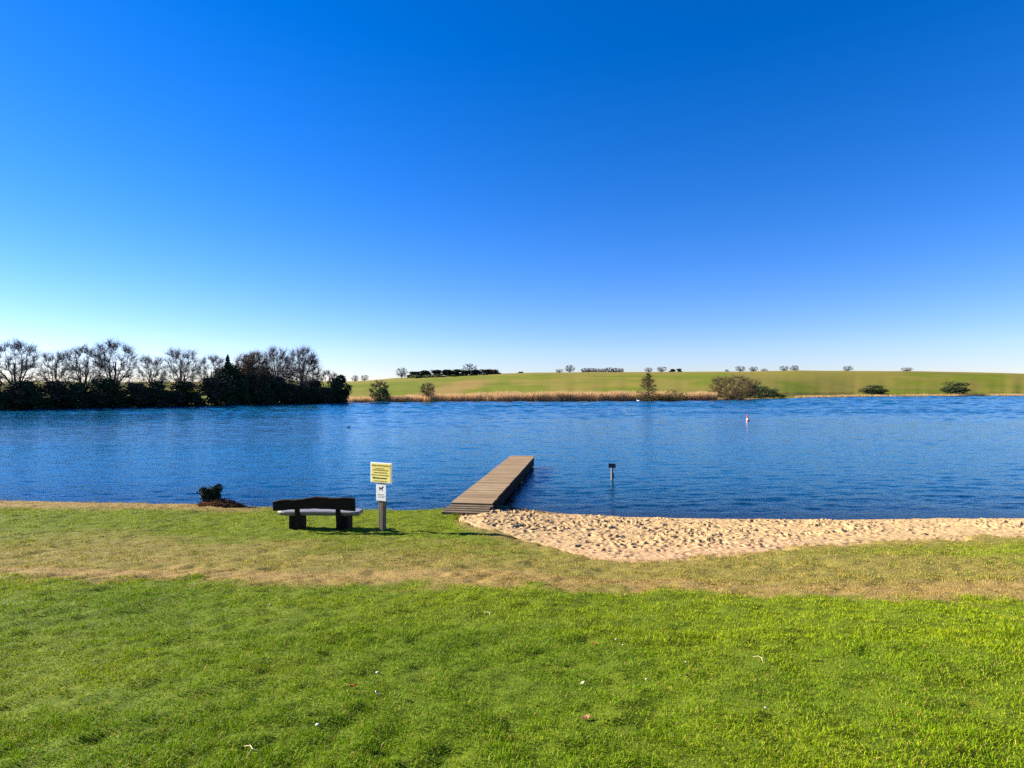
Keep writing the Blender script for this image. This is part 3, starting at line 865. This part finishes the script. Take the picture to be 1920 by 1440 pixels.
for i, (px, D, top, w, lab) in enumerate(ridge):
    c = far_t if i == 0 else copy_tree(far_t)
    place(c, px, D, top, 8, w, 8.5, rz=1.9 * i, dz=-0.3); tag(c, lab, 'tree', RIDGE)
# hilltop hedge
hb = leafy('hedge_bush', 81, 4, 6, B['leaf_dark'], n=1300, leaf=0.5, lobes=8)
HED = 'bushes of the hilltop hedge'
hed = [(778, 420, 697, 24), (798, 421, 695, 26), (818, 421, 694, 26), (838, 422, 693.5, 26), (856, 422, 693, 24), (874, 420, 695, 24), (893, 422, 693.5, 26), (912, 422, 693, 26), (926, 422, 694, 18)]
for i, (px, D, top, w) in enumerate(hed):
    c = hb if i == 0 else copy_tree(hb)
    place(c, px, D, top, 4, w * 1.3, 6, rz=1.3 * i, dz=-0.6); tag(c, 'dark bush in the long hilltop hedge, %s from its left end' % rank(hed, i), 'bush', HED)
pb = leafy('pale_bush', 83, 3, 7, B['leaf_pale'], n=1500, leaf=0.45, lobes=8)
PAL = [(784, 26), (804, 26), (823, 24)]
for i, (px, w) in enumerate(PAL):
    c = pb if i == 0 else copy_tree(pb)
    place(c, px, 408, 702.5, 3, w, 7, rz=1.3 * i, dz=-0.3); tag(c, 'pale green bush before the hilltop hedge, %s from the left' % rank(PAL, i), 'bush', 'pale bushes before the hilltop hedge')
mb_ = leafy('green_bush', 84, 3, 6, B['leaf_mid'], n=1500, leaf=0.45, lobes=8)
GRN = [(852, 22), (868, 20), (890, 24), (908, 22)]
for i, (px, w) in enumerate(GRN):
    c = mb_ if i == 0 else copy_tree(mb_)
    place(c, px, 410, 702.5, 3, w, 6, rz=1.1 * i, dz=-0.3); tag(c, 'mid green bush low before the hilltop hedge, %s from the left' % rank(GRN, i), 'bush', 'green bushes before the hilltop hedge')
# thicket further along the ridge
ps = bare('bare_shrub', 87, 4, 7, B['bark_dark'], B['twig_purple'], r0=0.08, tf=0.0, stems=6, limbs=12, sub=120, twigs=9, twig=0.06, tl=0.14)
RSH = [(1097, 690.5, 18), (1108, 690, 18), (1120, 691, 16), (1131, 691, 12), (1143, 689, 18), (1154, 690, 16), (1164, 690.5, 12), (903, 692.5, 16), (917, 692, 16), (929, 692, 14)]
for i, (px, top, w) in enumerate(RSH):
    c = ps if i == 0 else copy_tree(ps)
    place(c, px, 436 if px > 1000 else 419, top, 4, w, 7, rz=1.3 * i, dz=-0.3)
    if px > 1000: tag(c, 'purplish bare shrub in the ridge thicket, %s from its left end' % rank(RSH[:7], i), 'shrub', 'shrubs of the ridge thicket')
    else: tag(c, 'purplish bare shrub at the right end of the hilltop hedge, %s from the left' % ORD[i - 7], 'shrub', 'bare shrubs in the hilltop hedge')
c = copy_tree(hb); place(c, 977, 440, 697, 4, 15, 6, dz=-0.5); tag(c, 'lone low dark bush on the ridge right of the hedge', 'bush')
c = copy_tree(hb); place(c, 1262, 440, 692, 4, 15, 6, rz=1.0, dz=-0.4); tag(c, 'dark evergreen clump on the ridge, left half', 'bush', 'evergreen clump on the ridge')
c = copy_tree(hb); place(c, 1273, 440, 691.5, 4, 15, 6, rz=2.2, dz=-0.4); tag(c, 'dark evergreen clump on the ridge, right half', 'bush', 'evergreen clump on the ridge')
# far-shore bushes and small trees
t = leafy('shore_bush', 91, 5, 6, B['leaf_mid'], n=3000, leaf=0.20, lobes=10)
place(t, 719, 168, 727, 5, 38, 6); tag(t, 'dark green rounded bush on the left far shore', 'bush')
t = bare('bare_shrub', 92, 5, 6, B['bark_dark'], B['twig_brown'], r0=0.06, tf=0.0, stems=6, limbs=14, sub=200, twigs=11, twig=0.026, tl=0.13)
place(t, 712, 171, 715, 5, 40, 6); tag(t, 'brown bare shrub behind the rounded shore bush', 'shrub')
t = bare('alder_tree', 93, 6, 4.6, B['bark_dark'], B['twig_brown'], r0=0.10, tf=0.18, limbs=14, sub=170, twigs=10, twig=0.024, tl=0.12)
place(t, 802, 175, 718, 6, 29, 4.6); tag(t, 'small reddish brown tree standing in the reeds', 'tree')
t = bare('alder_tree', 94, 8, 5.6, B['bark_dark'], B['twig_olive'], r0=0.16, tf=0.06, limbs=26, sub=190, twigs=9, twig=0.024, tl=0.10, shape='cone')
place(t, 1215, 184, 701, 8, 47, 5.2); tag(t, 'slim conical olive tree standing at the reed edge', 'tree')
lowp = bare('bare_shrub', 95, 3, 4, B['bark_dark'], B['twig_olive'], r0=0.04, tf=0.0, stems=5, limbs=12, sub=130, twigs=9, twig=0.024, tl=0.15)
for i, (px, top, w, lab) in enumerate([(1259, 731, 24, 'low olive shrub in the reeds right of the conical tree'), (1240, 738, 20, 'smallest olive shrub close to the conical tree foot'), (1282, 736, 22, 'low olive shrub in the reeds halfway to the willow')]):
    c = lowp if i == 0 else copy_tree(lowp)
    place(c, px, 186, top, 3, w, 4, rz=i * 1.5); tag(c, lab, 'shrub', 'low shrubs in the reeds')
t = bare('willow_bush', 96, 8, 14, B['bark_dark'], B['twig_willow'], r0=0.10, tf=0.0, stems=8, limbs=30, sub=520, twigs=13, twig=0.026, tl=0.13)
place(t, 1376, 203, 705, 8, 92, 14); tag(t, 'big wide brown willow bush on the right far shore', 'bush')
t = leafy('shore_bush', 97, 6, 9, B['leaf_mid'], n=4200, leaf=0.22, lobes=14)
place(t, 1422, 224, 722, 6, 62, 9); tag(t, 'dark green bush leaning over the water right of the willow', 'bush')
t = leafy('shore_bush', 98, 5, 8, B['leaf_dark'], n=3000, leaf=0.22, lobes=12)
place(t, 1450, 236, 729, 5, 44, 8); tag(t, 'low dark bush at the right end of the willow clump', 'bush')
for i, (px, D, top, w) in enumerate([(1640, 312, 722, 60), (1790, 326, 716, 66)]):
    c = copy_tree(t); place(c, px, D, top, 5, w, 8, rz=i + 1.0)
    tag(c, ['bush on the far shore well right of the willow clump', 'largest bush at the far right shore'][i], 'bush')

# ------------------------------------------------------------------ bench
def gpt(px, py):
    """point of the lawn seen at a photo pixel"""
    d = 1.0; k = (py - HZ) / F; u = (px - 960) / F
    for i in range(4000):
        if EYE - k * d <= float(near_base(np.array(u * d), np.array(d))): break
        d += 0.01
    return u * d, d

def bench():
    bx, by = -4.30, 12.72
    root = empty('park_bench', (bx, by, float(lawn_z(np.array(bx), np.array(by))) - 0.02), R(-2))
    tag(root, 'dark rustic timber bench with a wavy backrest facing the lake', 'bench')
    random.seed(4)
    def plank(x0, x1, top, bot, y0, y1, m=None, n=26):
        xs_ = [x0 + (x1 - x0) * i / n for i in range(n + 1)]
        ol = [(x, bot(x)) for x in xs_] + [(x, top(x)) for x in reversed(xs_)]
        mb = MB(); mb.prism(ol, y0, y1, m); return mb
    cosi = lambda x, X_, Z_: float(np.interp(x, np.linspace(X_[0], X_[-1], 60), np.convolve(np.pad(np.interp(np.linspace(X_[0], X_[-1], 60), X_, Z_), 3, 'edge'), np.ones(7) / 7, 'valid')))
    top = lambda x: cosi(x, [-0.9, -0.8, -0.62, -0.48, -0.25, 0.02, 0.2, 0.40, 0.62, 0.82, 0.9], [0.665, 0.70, 0.728, 0.712, 0.735, 0.79, 0.783, 0.757, 0.775, 0.775, 0.745]) + 0.028 + 0.004 * math.sin(x * 31)
    bot = lambda x: cosi(x, [-0.9, -0.55, 0, 0.5, 0.9], [0.495, 0.528, 0.558, 0.543, 0.50]) + 0.003 * math.sin(x * 23 + 1)
    tilt = Matrix.Translation((0, -0.02, 0)) @ Matrix.Rotation(R(7), 4, 'X')
    mb = plank(-0.90, 0.90, top, bot, -0.10, -0.035, tilt)
    mb.build('backrest', MAT['dark_wood'], root, True)
    # seat, thick half log plank, rounded ends
    ol = []
    n = 22
    for i in range(n + 1):
        x = -0.92 + 1.84 * i / n
        ol.append((x, 0.04 + 0.02 * math.sin(x * 3 + 1) + 0.06 * max(0, abs(x) - 0.8) / 0.12))
    for i in range(n + 1):
        x = 0.92 - 1.84 * i / n
        ol.append((x, 0.47 + 0.012 * math.sin(x * 5) - 0.07 * max(0, abs(x) - 0.8) / 0.12))
    m = Matrix.Translation((0, 0, 0.345)) @ Matrix.Rotation(R(90), 4, 'X')
    mb = MB(); v = []
    nn_ = len(ol)
    for z, inset in ((0.335, 0.02), (0.36, 0.0), (0.405, 0.0), (0.425, 0.018)):
        for x, y in ol:
            cx, cy = 0.0, 0.25
            v.append((x * (1 - inset / 0.92), cy + (y - cy) * (1 - inset / 0.22), z))
    f = [[r * nn_ + i, r * nn_ + (i + 1) % nn_, (r + 1) * nn_ + (i + 1) % nn_, (r + 1) * nn_ + i] for r in range(3) for i in range(nn_)]
    f += [list(range(nn_))[::-1], [3 * nn_ + i for i in range(nn_)]]
    mb.add(v, f)
    mb.build('seat', MAT['seat_wood'], root, False)
    for sx_, px in ((-1, -0.50), (1, 0.50)):
        mb = MB(); mb.box((px + 0.03 * sx_, 0.25, 0.13), (0.27, 0.34, 0.41), bev=0.015)
        mb.build('leg', MAT['dark_wood'], root)
        mb = MB()
        q = px - 0.045 * sx_ + 0.02
        mm = Matrix.Rotation(R(7), 4, 'X')
        mb.box((q, 0.005, 0.335), (0.095, 0.07, 0.77), mm, bev=0.008)
        mb.build('back_post', MAT['dark_wood'], root)
        mb = MB(); mb.box((q, -0.062, 0.715), (0.075, 0.012, 0.03), Matrix.Rotation(R(7), 4, 'X') @ Matrix.Rotation(R(-20), 4, 'Y'), bev=0.003)  # added light sliver, paints the sunlit cut of the post top
        mb.build('lit_post_top', MAT['post_top_light'], root)
bench()

# ------------------------------------------------------------------ notice sign
def words(mb, x0, x1, z, h, rnd, y, m=None):
    x = x0
    while x < x1 - h * 0.6:
        L = min(rnd.uniform(1.6, 5.0) * h, x1 - x)
        q = x
        while q < x + L - 0.2 * h:      # single strokes of unreadable lettering
            w_ = rnd.uniform(0.30, 0.55) * h
            mb.box((q + w_ / 2, y, z + rnd.uniform(-0.06, 0.06) * h), (w_, 0.002, h * rnd.uniform(0.7, 1.0)))
            q += w_ + 0.18 * h
        x += L + 0.45 * h

def sign():
    sx_, sy_ = -2.83, 12.60
    A = R(-25)
    root = empty('notice_sign', (sx_, sy_, float(lawn_z(np.array(sx_), np.array(sy_))) - 0.02), A)
    tag(root, 'yellow notice board over a white dog notice on a square wooden post', 'sign')
    # local -y is the face
    mb = MB(); mb.box((0, 0, 0.62), (0.12, 0.12, 1.5), bev=0.008)
    mb.build('post', MAT['post_wood'], root)
    bw, bh = 0.57, 0.44; zc = 1.292; ox = 0.03
    mb = MB(); mb.box((ox, -0.075, zc), (bw, 0.024, bh), bev=0.004)
    b = mb.build('sign_board', MAT['board_white'], root)
    mb = MB(); mb.box((ox, -0.0885, zc), (bw - 0.06, 0.003, bh - 0.04))
    mb.build('yellow_panel', MAT['board_yellow'], b)
    rnd = random.Random(9); y = -0.0915
    for z_, a, c, h in ((0.158, -0.21, 0.26, 0.034), (0.095, -0.12, 0.10, 0.018), (0.060, -0.19, 0.21, 0.024), (0.005, -0.17, 0.18, 0.022), (-0.050, -0.23, 0.24, 0.022), (-0.175, -0.15, 0.18, 0.014)):
        mb = MB(); words(mb, a, c, zc + z_, h, rnd, y)
        mb.build('text_line', MAT['letter_olive'], b)
    mb = MB(); za = zc - 0.115
    mb.prism([(-0.205, za), (-0.15, za + 0.026), (-0.15, za + 0.013), (0.0, za + 0.013), (0.0, za - 0.013), (-0.15, za - 0.013), (-0.15, za - 0.026)], y - 0.001, y + 0.001)
    words(mb, 0.02, 0.21, za, 0.028, rnd, y)
    mb.build('arrow', MAT['letter_dark'], b)
    # white notice
    zn = 0.868
    mb = MB(); mb.box((0.02, -0.068, zn), (0.26, 0.012, 0.372), bev=0.003)
    n_ = mb.build('dog_notice', MAT['board_white'], root)
    mb = MB(); y2 = -0.0752
    dog = [(-0.062, 0.05), (-0.055, 0.075), (-0.048, 0.052), (0.025, 0.055), (0.036, 0.085), (0.048, 0.092), (0.046, 0.075), (0.066, 0.068), (0.066, 0.058), (0.044, 0.052),
           (0.035, 0.030), (0.036, -0.012), (0.024, -0.012), (0.020, 0.020), (-0.026, 0.020), (-0.032, -0.012), (-0.046, -0.012), (-0.044, 0.025)]
    mb.prism([(x + 0.02, zn + 0.05 + z_) for x, z_ in dog], y2 - 0.001, y2 + 0.001)
    mb.build('dog_symbol', MAT['letter_black'], n_)
    for z_, a, c, h in ((-0.045, -0.07, 0.11, 0.022), (-0.078, -0.08, 0.12, 0.014), (-0.105, -0.06, 0.09, 0.014)):
        mb = MB(); words(mb, a, c, zn + z_, h, rnd, y2)
        mb.build('text_line', MAT['letter_grey'], n_)
sign()

# ------------------------------------------------------------------ jetty
def jetty():
    n0 = Vector((-1.13, 16.0, 0)); n1 = Vector((0.50, 27.4, 0))
    dirv = (n1 - n0); L = dirv.length; rz = math.atan2(dirv.y, dirv.x) - math.pi / 2
    root = empty('jetty', n0, rz)
    tag(root, 'long narrow wooden jetty of cross planks running out from the beach', 'jetty')
    Wd = 1.16; top = 0.46
    rd = random.Random(12)
    verts, faces, tone = [], [], []
    y = 0.0
    while y < L:
        w_ = 0.14; gap = 0.007
        x0 = -Wd / 2 + rd.uniform(-0.012, 0.012); x1 = Wd / 2 + rd.uniform(-0.012, 0.012); dz = rd.uniform(-0.004, 0.004)
        t0, t1 = top - 0.04 + dz, top + dz
        n = len(verts)
        verts += [(x0, y, t0), (x1, y, t0), (x1, y + w_, t0), (x0, y + w_, t0), (x0, y + 0.004, t1), (x1, y + 0.004, t1), (x1, y + w_ - 0.004, t1), (x0, y + w_ - 0.004, t1)]
        faces += [[n + q for q in f] for f in ([3, 2, 1, 0], [4, 5, 6, 7], [0, 1, 5, 4], [1, 2, 6, 5], [2, 3, 7, 6], [3, 0, 4, 7])]
        tone += [max(0, min(0.7, rd.gauss(0.12, 0.13)))] * 8
        y += w_ + gap
    np_mesh('deck', np.array(verts), faces, MAT['deck'], root, attrs={'tone': tone})
    for s in (-1, 1):
        mb = MB(); mb.box((s * (Wd / 2 - 0.07), L / 2, top - 0.24), (0.08, L - 0.02, 0.39), bev=0.006)
        mb.build('side_beam', MAT['pile_wood'], root)
        for k in range(6):
            yy = 0.5 + k * (L - 0.7) / 5
            mb = MB(); mb.tube([(s * (Wd / 2 - 0.17), yy, -1.8 if k > 1 else -0.6), (s * (Wd / 2 - 0.17), yy, top - 0.045)], [0.085, 0.08], 10)
            mb.build('pile', MAT['pile_wood'], root, True)
    for k in range(6):
        yy = 0.5 + k * (L - 0.7) / 5
        mb = MB(); mb.box((0, yy + 0.12, top - 0.16), (Wd - 0.24, 0.08, 0.16))
        mb.build('cross_beam', MAT['pile_wood'], root)
    # lower landing boards half buried at the foot
    for k in range(4):
        mb = MB(); mb.box((rd.uniform(-0.03, 0.03), -0.12 - 0.21 * k, top - 0.07 - 0.015 * k), (Wd + 0.05, 0.19, 0.06), Matrix.Rotation(R(rd.uniform(-2, 2)), 4, 'Z'), bev=0.006)
        mb.build('landing_board', MAT['landing'], root)
jetty()

# ------------------------------------------------------------------ sign standing in the water
def water_sign():
    D = 23.0; x = (1147.5 - 960) / F * D
    root = empty('water_sign', (x, D, 0), R(-8))
    tag(root, 'small dark plate on a pale post standing in the lake right of the jetty', 'sign')
    mb = MB(); mb.tube([(0, 0, -1.2), (0, 0, 0.30), (0.003, 0, 0.63)], [0.05, 0.047, 0.045], 12)
    mb.build('post', MAT['pale_post'], root, True)
    mb = MB(); mb.box((0, -0.056, 0.585), (0.285, 0.014, 0.175), bev=0.004)
    mb.build('sign_plate', MAT['plate_back'], root)
    mb = MB(); mb.tube([(0.055, -0.02, 0.06), (0.062, -0.02, 0.17), (0.055, -0.02, 0.30)], [0.012, 0.028, 0.012], 8)  # dark lump attached to the right side of the post
    mb.build('dark_attachment', MAT['plate_back'], root, True)
water_sign()

# ------------------------------------------------------------------ buoy, birds
def buoy():
    D = 67.0; x = (1402 - 960) / F * D
    root = empty('buoy', (x, D, 0)); root.rotation_euler = (R(4), R(-5), 0); root.scale = (0.78, 0.78, 0.85)
    tag(root, 'red and white marker buoy floating on the lake', 'buoy')
    mb = MB(); mb.tube([(0, 0, -0.25), (0, 0, -0.15), (0, 0, 0.0), (0, 0, 0.10), (0, 0, 0.18)], [0.12, 0.24, 0.28, 0.25, 0.17], 16); mb.build('float', MAT['buoy_red'], root, True)
    mb = MB(); mb.tube([(0, 0, 0.17), (0, 0, 0.20), (0, 0, 0.29), (0, 0, 0.34)], [0.16, 0.18, 0.17, 0.12], 16); mb.build('band', MAT['buoy_white'], root, True)
    mb = MB(); mb.tube([(0, 0, 0.33), (0, 0, 0.55), (0, 0, 0.92)], [0.12, 0.09, 0.04], 12); mb.build('top_cone', MAT['buoy_red'], root, True)
buoy()

def swan():
    D = 181.0; x = (1197 - 960) / F * D
    mb = MB()
    mb.tube([(-0.62, 0, 0.20), (-0.45, 0, 0.20), (-0.2, 0, 0.16), (0.1, 0, 0.14), (0.32, 0, 0.17), (0.43, 0, 0.30), (0.45, 0, 0.46), (0.43, 0, 0.60), (0.49, 0, 0.68), (0.57, 0, 0.65), (0.68, 0, 0.61)],
            [0.02, 0.13, 0.22, 0.23, 0.16, 0.075, 0.05, 0.045, 0.055, 0.045, 0.012], 12)
    o = mb.build('swan', MAT['feather_white'], None, True); o.location = (x, D, 0.02); o.rotation_euler = (0, 0, R(160))
    tag(o, 'white water bird by the reeds at the foot of the conical tree', 'bird')
swan()
def duck():
    D = 55.0; x = (654 - 960) / F * D
    mb = MB()
    mb.tube([(-0.26, 0, 0.13), (-0.18, 0, 0.09), (-0.05, 0, 0.06), (0.08, 0, 0.06), (0.15, 0, 0.11), (0.17, 0, 0.19), (0.20, 0, 0.235), (0.24, 0, 0.225), (0.30, 0, 0.205)],
            [0.012, 0.06, 0.10, 0.095, 0.055, 0.035, 0.048, 0.035, 0.010], 10)
    o = mb.build('duck', MAT['feather_dark'], None, True); o.location = (x, D, 0.0); o.rotation_euler = (0, 0, R(25)); o.scale = (0.72,) * 3
    tag(o, 'small dark duck alone on the left of the lake', 'duck')
duck()

# ------------------------------------------------------------------ left bank: bush, heap of litter
t = leafy('evergreen_bush', 131, 0.66, 0.62, MAT['leaf_dark'], n=5200, leaf=0.032, lobes=16)
x_, y_ = -9.0, 17.25
t.location = (x_, y_, float(lawn_z(np.array(x_), np.array(y_))) - 0.03)
tag(t, 'low dark bush at the near water edge, left of the bench', 'bush')
def heap():
    r = np.random.default_rng(77); n = 2600
    th = r.uniform(0, 2 * math.pi, n); q = r.uniform(0, 1, n) ** 0.6
    x = -8.55 + np.cos(th) * q * 0.62; y = 17.0 + np.sin(th) * q * 0.42
    z = lawn_z(x, y) + (1 - q) ** 0.8 * 0.20 * r.uniform(0.2, 1, n)
    d = np.stack([r.normal(0, 1, n), r.normal(0, 1, n), r.normal(0, 0.35, n)], -1); d /= np.linalg.norm(d, axis=1)[:, None]
    L = r.uniform(0.04, 0.16, n)[:, None]
    p = np.stack([x, y, z], -1)
    segs = [(p[i] - d[i] * L[i], p[i] + d[i] * L[i], 0.006, 0.004) for i in range(n)]
    v, f = segs_mesh(segs, 3)
    o = np_mesh('brushwood_heap', v, f, MAT['rust_litter'])
    tag(o, 'low rusty heap of brushwood on the bank left of the bench', 'brushwood')
heap()

# ------------------------------------------------------------------ bits lying on the lawn
def leaf_mesh(name, m, L, Wd, curl, seed):
    r = random.Random(seed); n = 7; v = []; f = []
    for i in range(n + 1):
        t_ = i / n; w_ = Wd / 2 * math.sin(math.pi * min(0.97, t_ * 0.94 + 0.03)) ** 0.8
        for s in (-1, 0, 1):
            v.append(((t_ - 0.5) * L, s * w_ + r.uniform(-1, 1) * Wd * 0.04, curl * ((t_ - 0.5) ** 2 * 2 + abs(s) * 0.6) * L + 0.002))
    for i in range(n):
        for s in (0, 1): f.append([i * 3 + s, i * 3 + s + 1, i * 3 + s + 4, i * 3 + s + 3])
    o = np_mesh(name, np.array(v), f, m, smooth=True)
    md = o.modifiers.new('thick', 'SOLIDIFY'); md.thickness = 0.0012
    return o
def stone_mesh(name, m, sz, seed):
    import bmesh
    r = random.Random(seed); bm = bmesh.new(); bmesh.ops.create_icosphere(bm, subdivisions=2, radius=1)
    for v in bm.verts:
        k = 1 + r.uniform(-0.28, 0.22); v.co = Vector((v.co.x * sz * k, v.co.y * sz * 0.75 * k, v.co.z * sz * 0.55 * k))
    me = bpy.data.meshes.new(name); bm.to_mesh(me); bm.free(); me.materials.append(m)
    me.polygons.foreach_set('use_smooth', np.ones(len(me.polygons), bool))
    return link(bpy.data.objects.new(name, me))
LIT = [('s', 708, 1262, 0.022, 'largest white pebble in the grass left of centre, well below the sign'),
       ('s', 595, 1364, 0.020, 'white pebble low in the grass near the left bottom'),
       ('l', 707, 1306, 'straw', 0.06, 'pale curled leaf in the grass below the largest pebble'),
       ('l', 660, 1293, 'red_leaf', 0.06, 'rusty red leaf in the grass left of the pale curled leaf'),
       ('l', 1113, 1209, 'red_leaf', 0.06, 'rusty red leaf in the grass right of centre'),
       ('l', 1100, 1351, 'dry_leaf', 0.075, 'crumpled brown leaf low in the grass right of centre'),
       ('s', 1155, 1202, 0.017, 'white pebble right of the upper rusty leaf'),
       ('s', 1168, 1211, 0.013, 'tiny white pebble just below and right of another pebble'),
       ('s', 1286, 1249, 0.013, 'tiny white pebble above the dry brown curl on the right'),
       ('s', 1212, 1274, 0.013, 'tiny white pebble halfway between the two brown leaves'),
       ('l', 1092, 1279, 'stone', 0.05, 'whitish leaf in the grass between rusty and brown leaf'),
       ('l', 1288, 1277, 'dry_leaf', 0.05, 'dry brown curled leaf in the grass on the right'),
       ('s', 1436, 1336, 0.014, 'white pebble in the grass near the right bottom'),
       ('s', 617, 1104, 0.018, 'pale pebble at the upper edge of the green lawn'),
       ('s', 506, 1136, 0.015, 'pale pebble in the lawn below the left end of the bench')]
for i, it in enumerate(LIT):
    x_, y_ = gpt(it[1], it[2])
    z_ = float(lawn_z(np.array(x_), np.array(y_)))
    if it[0] == 's':
        o = stone_mesh('pebble', MAT['stone'], it[3] * 0.68, i); o.location = (x_, y_, z_ + 0.016); tag(o, it[4], 'pebble', 'white pebbles in the grass')
    else:
        o = leaf_mesh('fallen_leaf', MAT[it[3]], it[4] * 0.75, it[4] * 0.42, 0.35, i); o.location = (x_, y_, z_ + 0.008)
        o.rotation_euler = (R(12), R(-14), i * 1.3); tag(o, it[5], 'leaf', 'fallen leaves on the lawn')
for i, (px, py, L, rz, lab) in enumerate([(470, 1415, 0.058, -0.5, 'forked dry straw stem in the bottom left corner of the lawn'), (1424, 1244, 0.05, -0.6, 'short dry straw stem on the right of the lawn'), (915, 1155, 0.055, -0.3, 'dry straw stem near the brown strip, centre left')]):
    x_, y_ = gpt(px, py); z_ = float(lawn_z(np.array(x_), np.array(y_)))
    mb = MB()
    mb.tube([(-L, 0, 0), (-L * 0.3, 0.01, 0.012), (L * 0.4, -0.005, 0.014), (L, 0.01, 0.0)], [0.0016, 0.002, 0.0017, 0.001], 6)
    mb.tube([(L * 0.3, -0.004, 0.013), (L * 0.6, -0.04, 0.010), (L * 0.8, -0.06, 0.0)], [0.0015, 0.0013, 0.0008], 6)
    o = mb.build('straw_stem', MAT['straw'], None, True); o.location = (x_, y_, z_ + 0.03); o.rotation_euler = (0, 0, rz)
    tag(o, lab, 'straw', 'dry stems on the lawn')
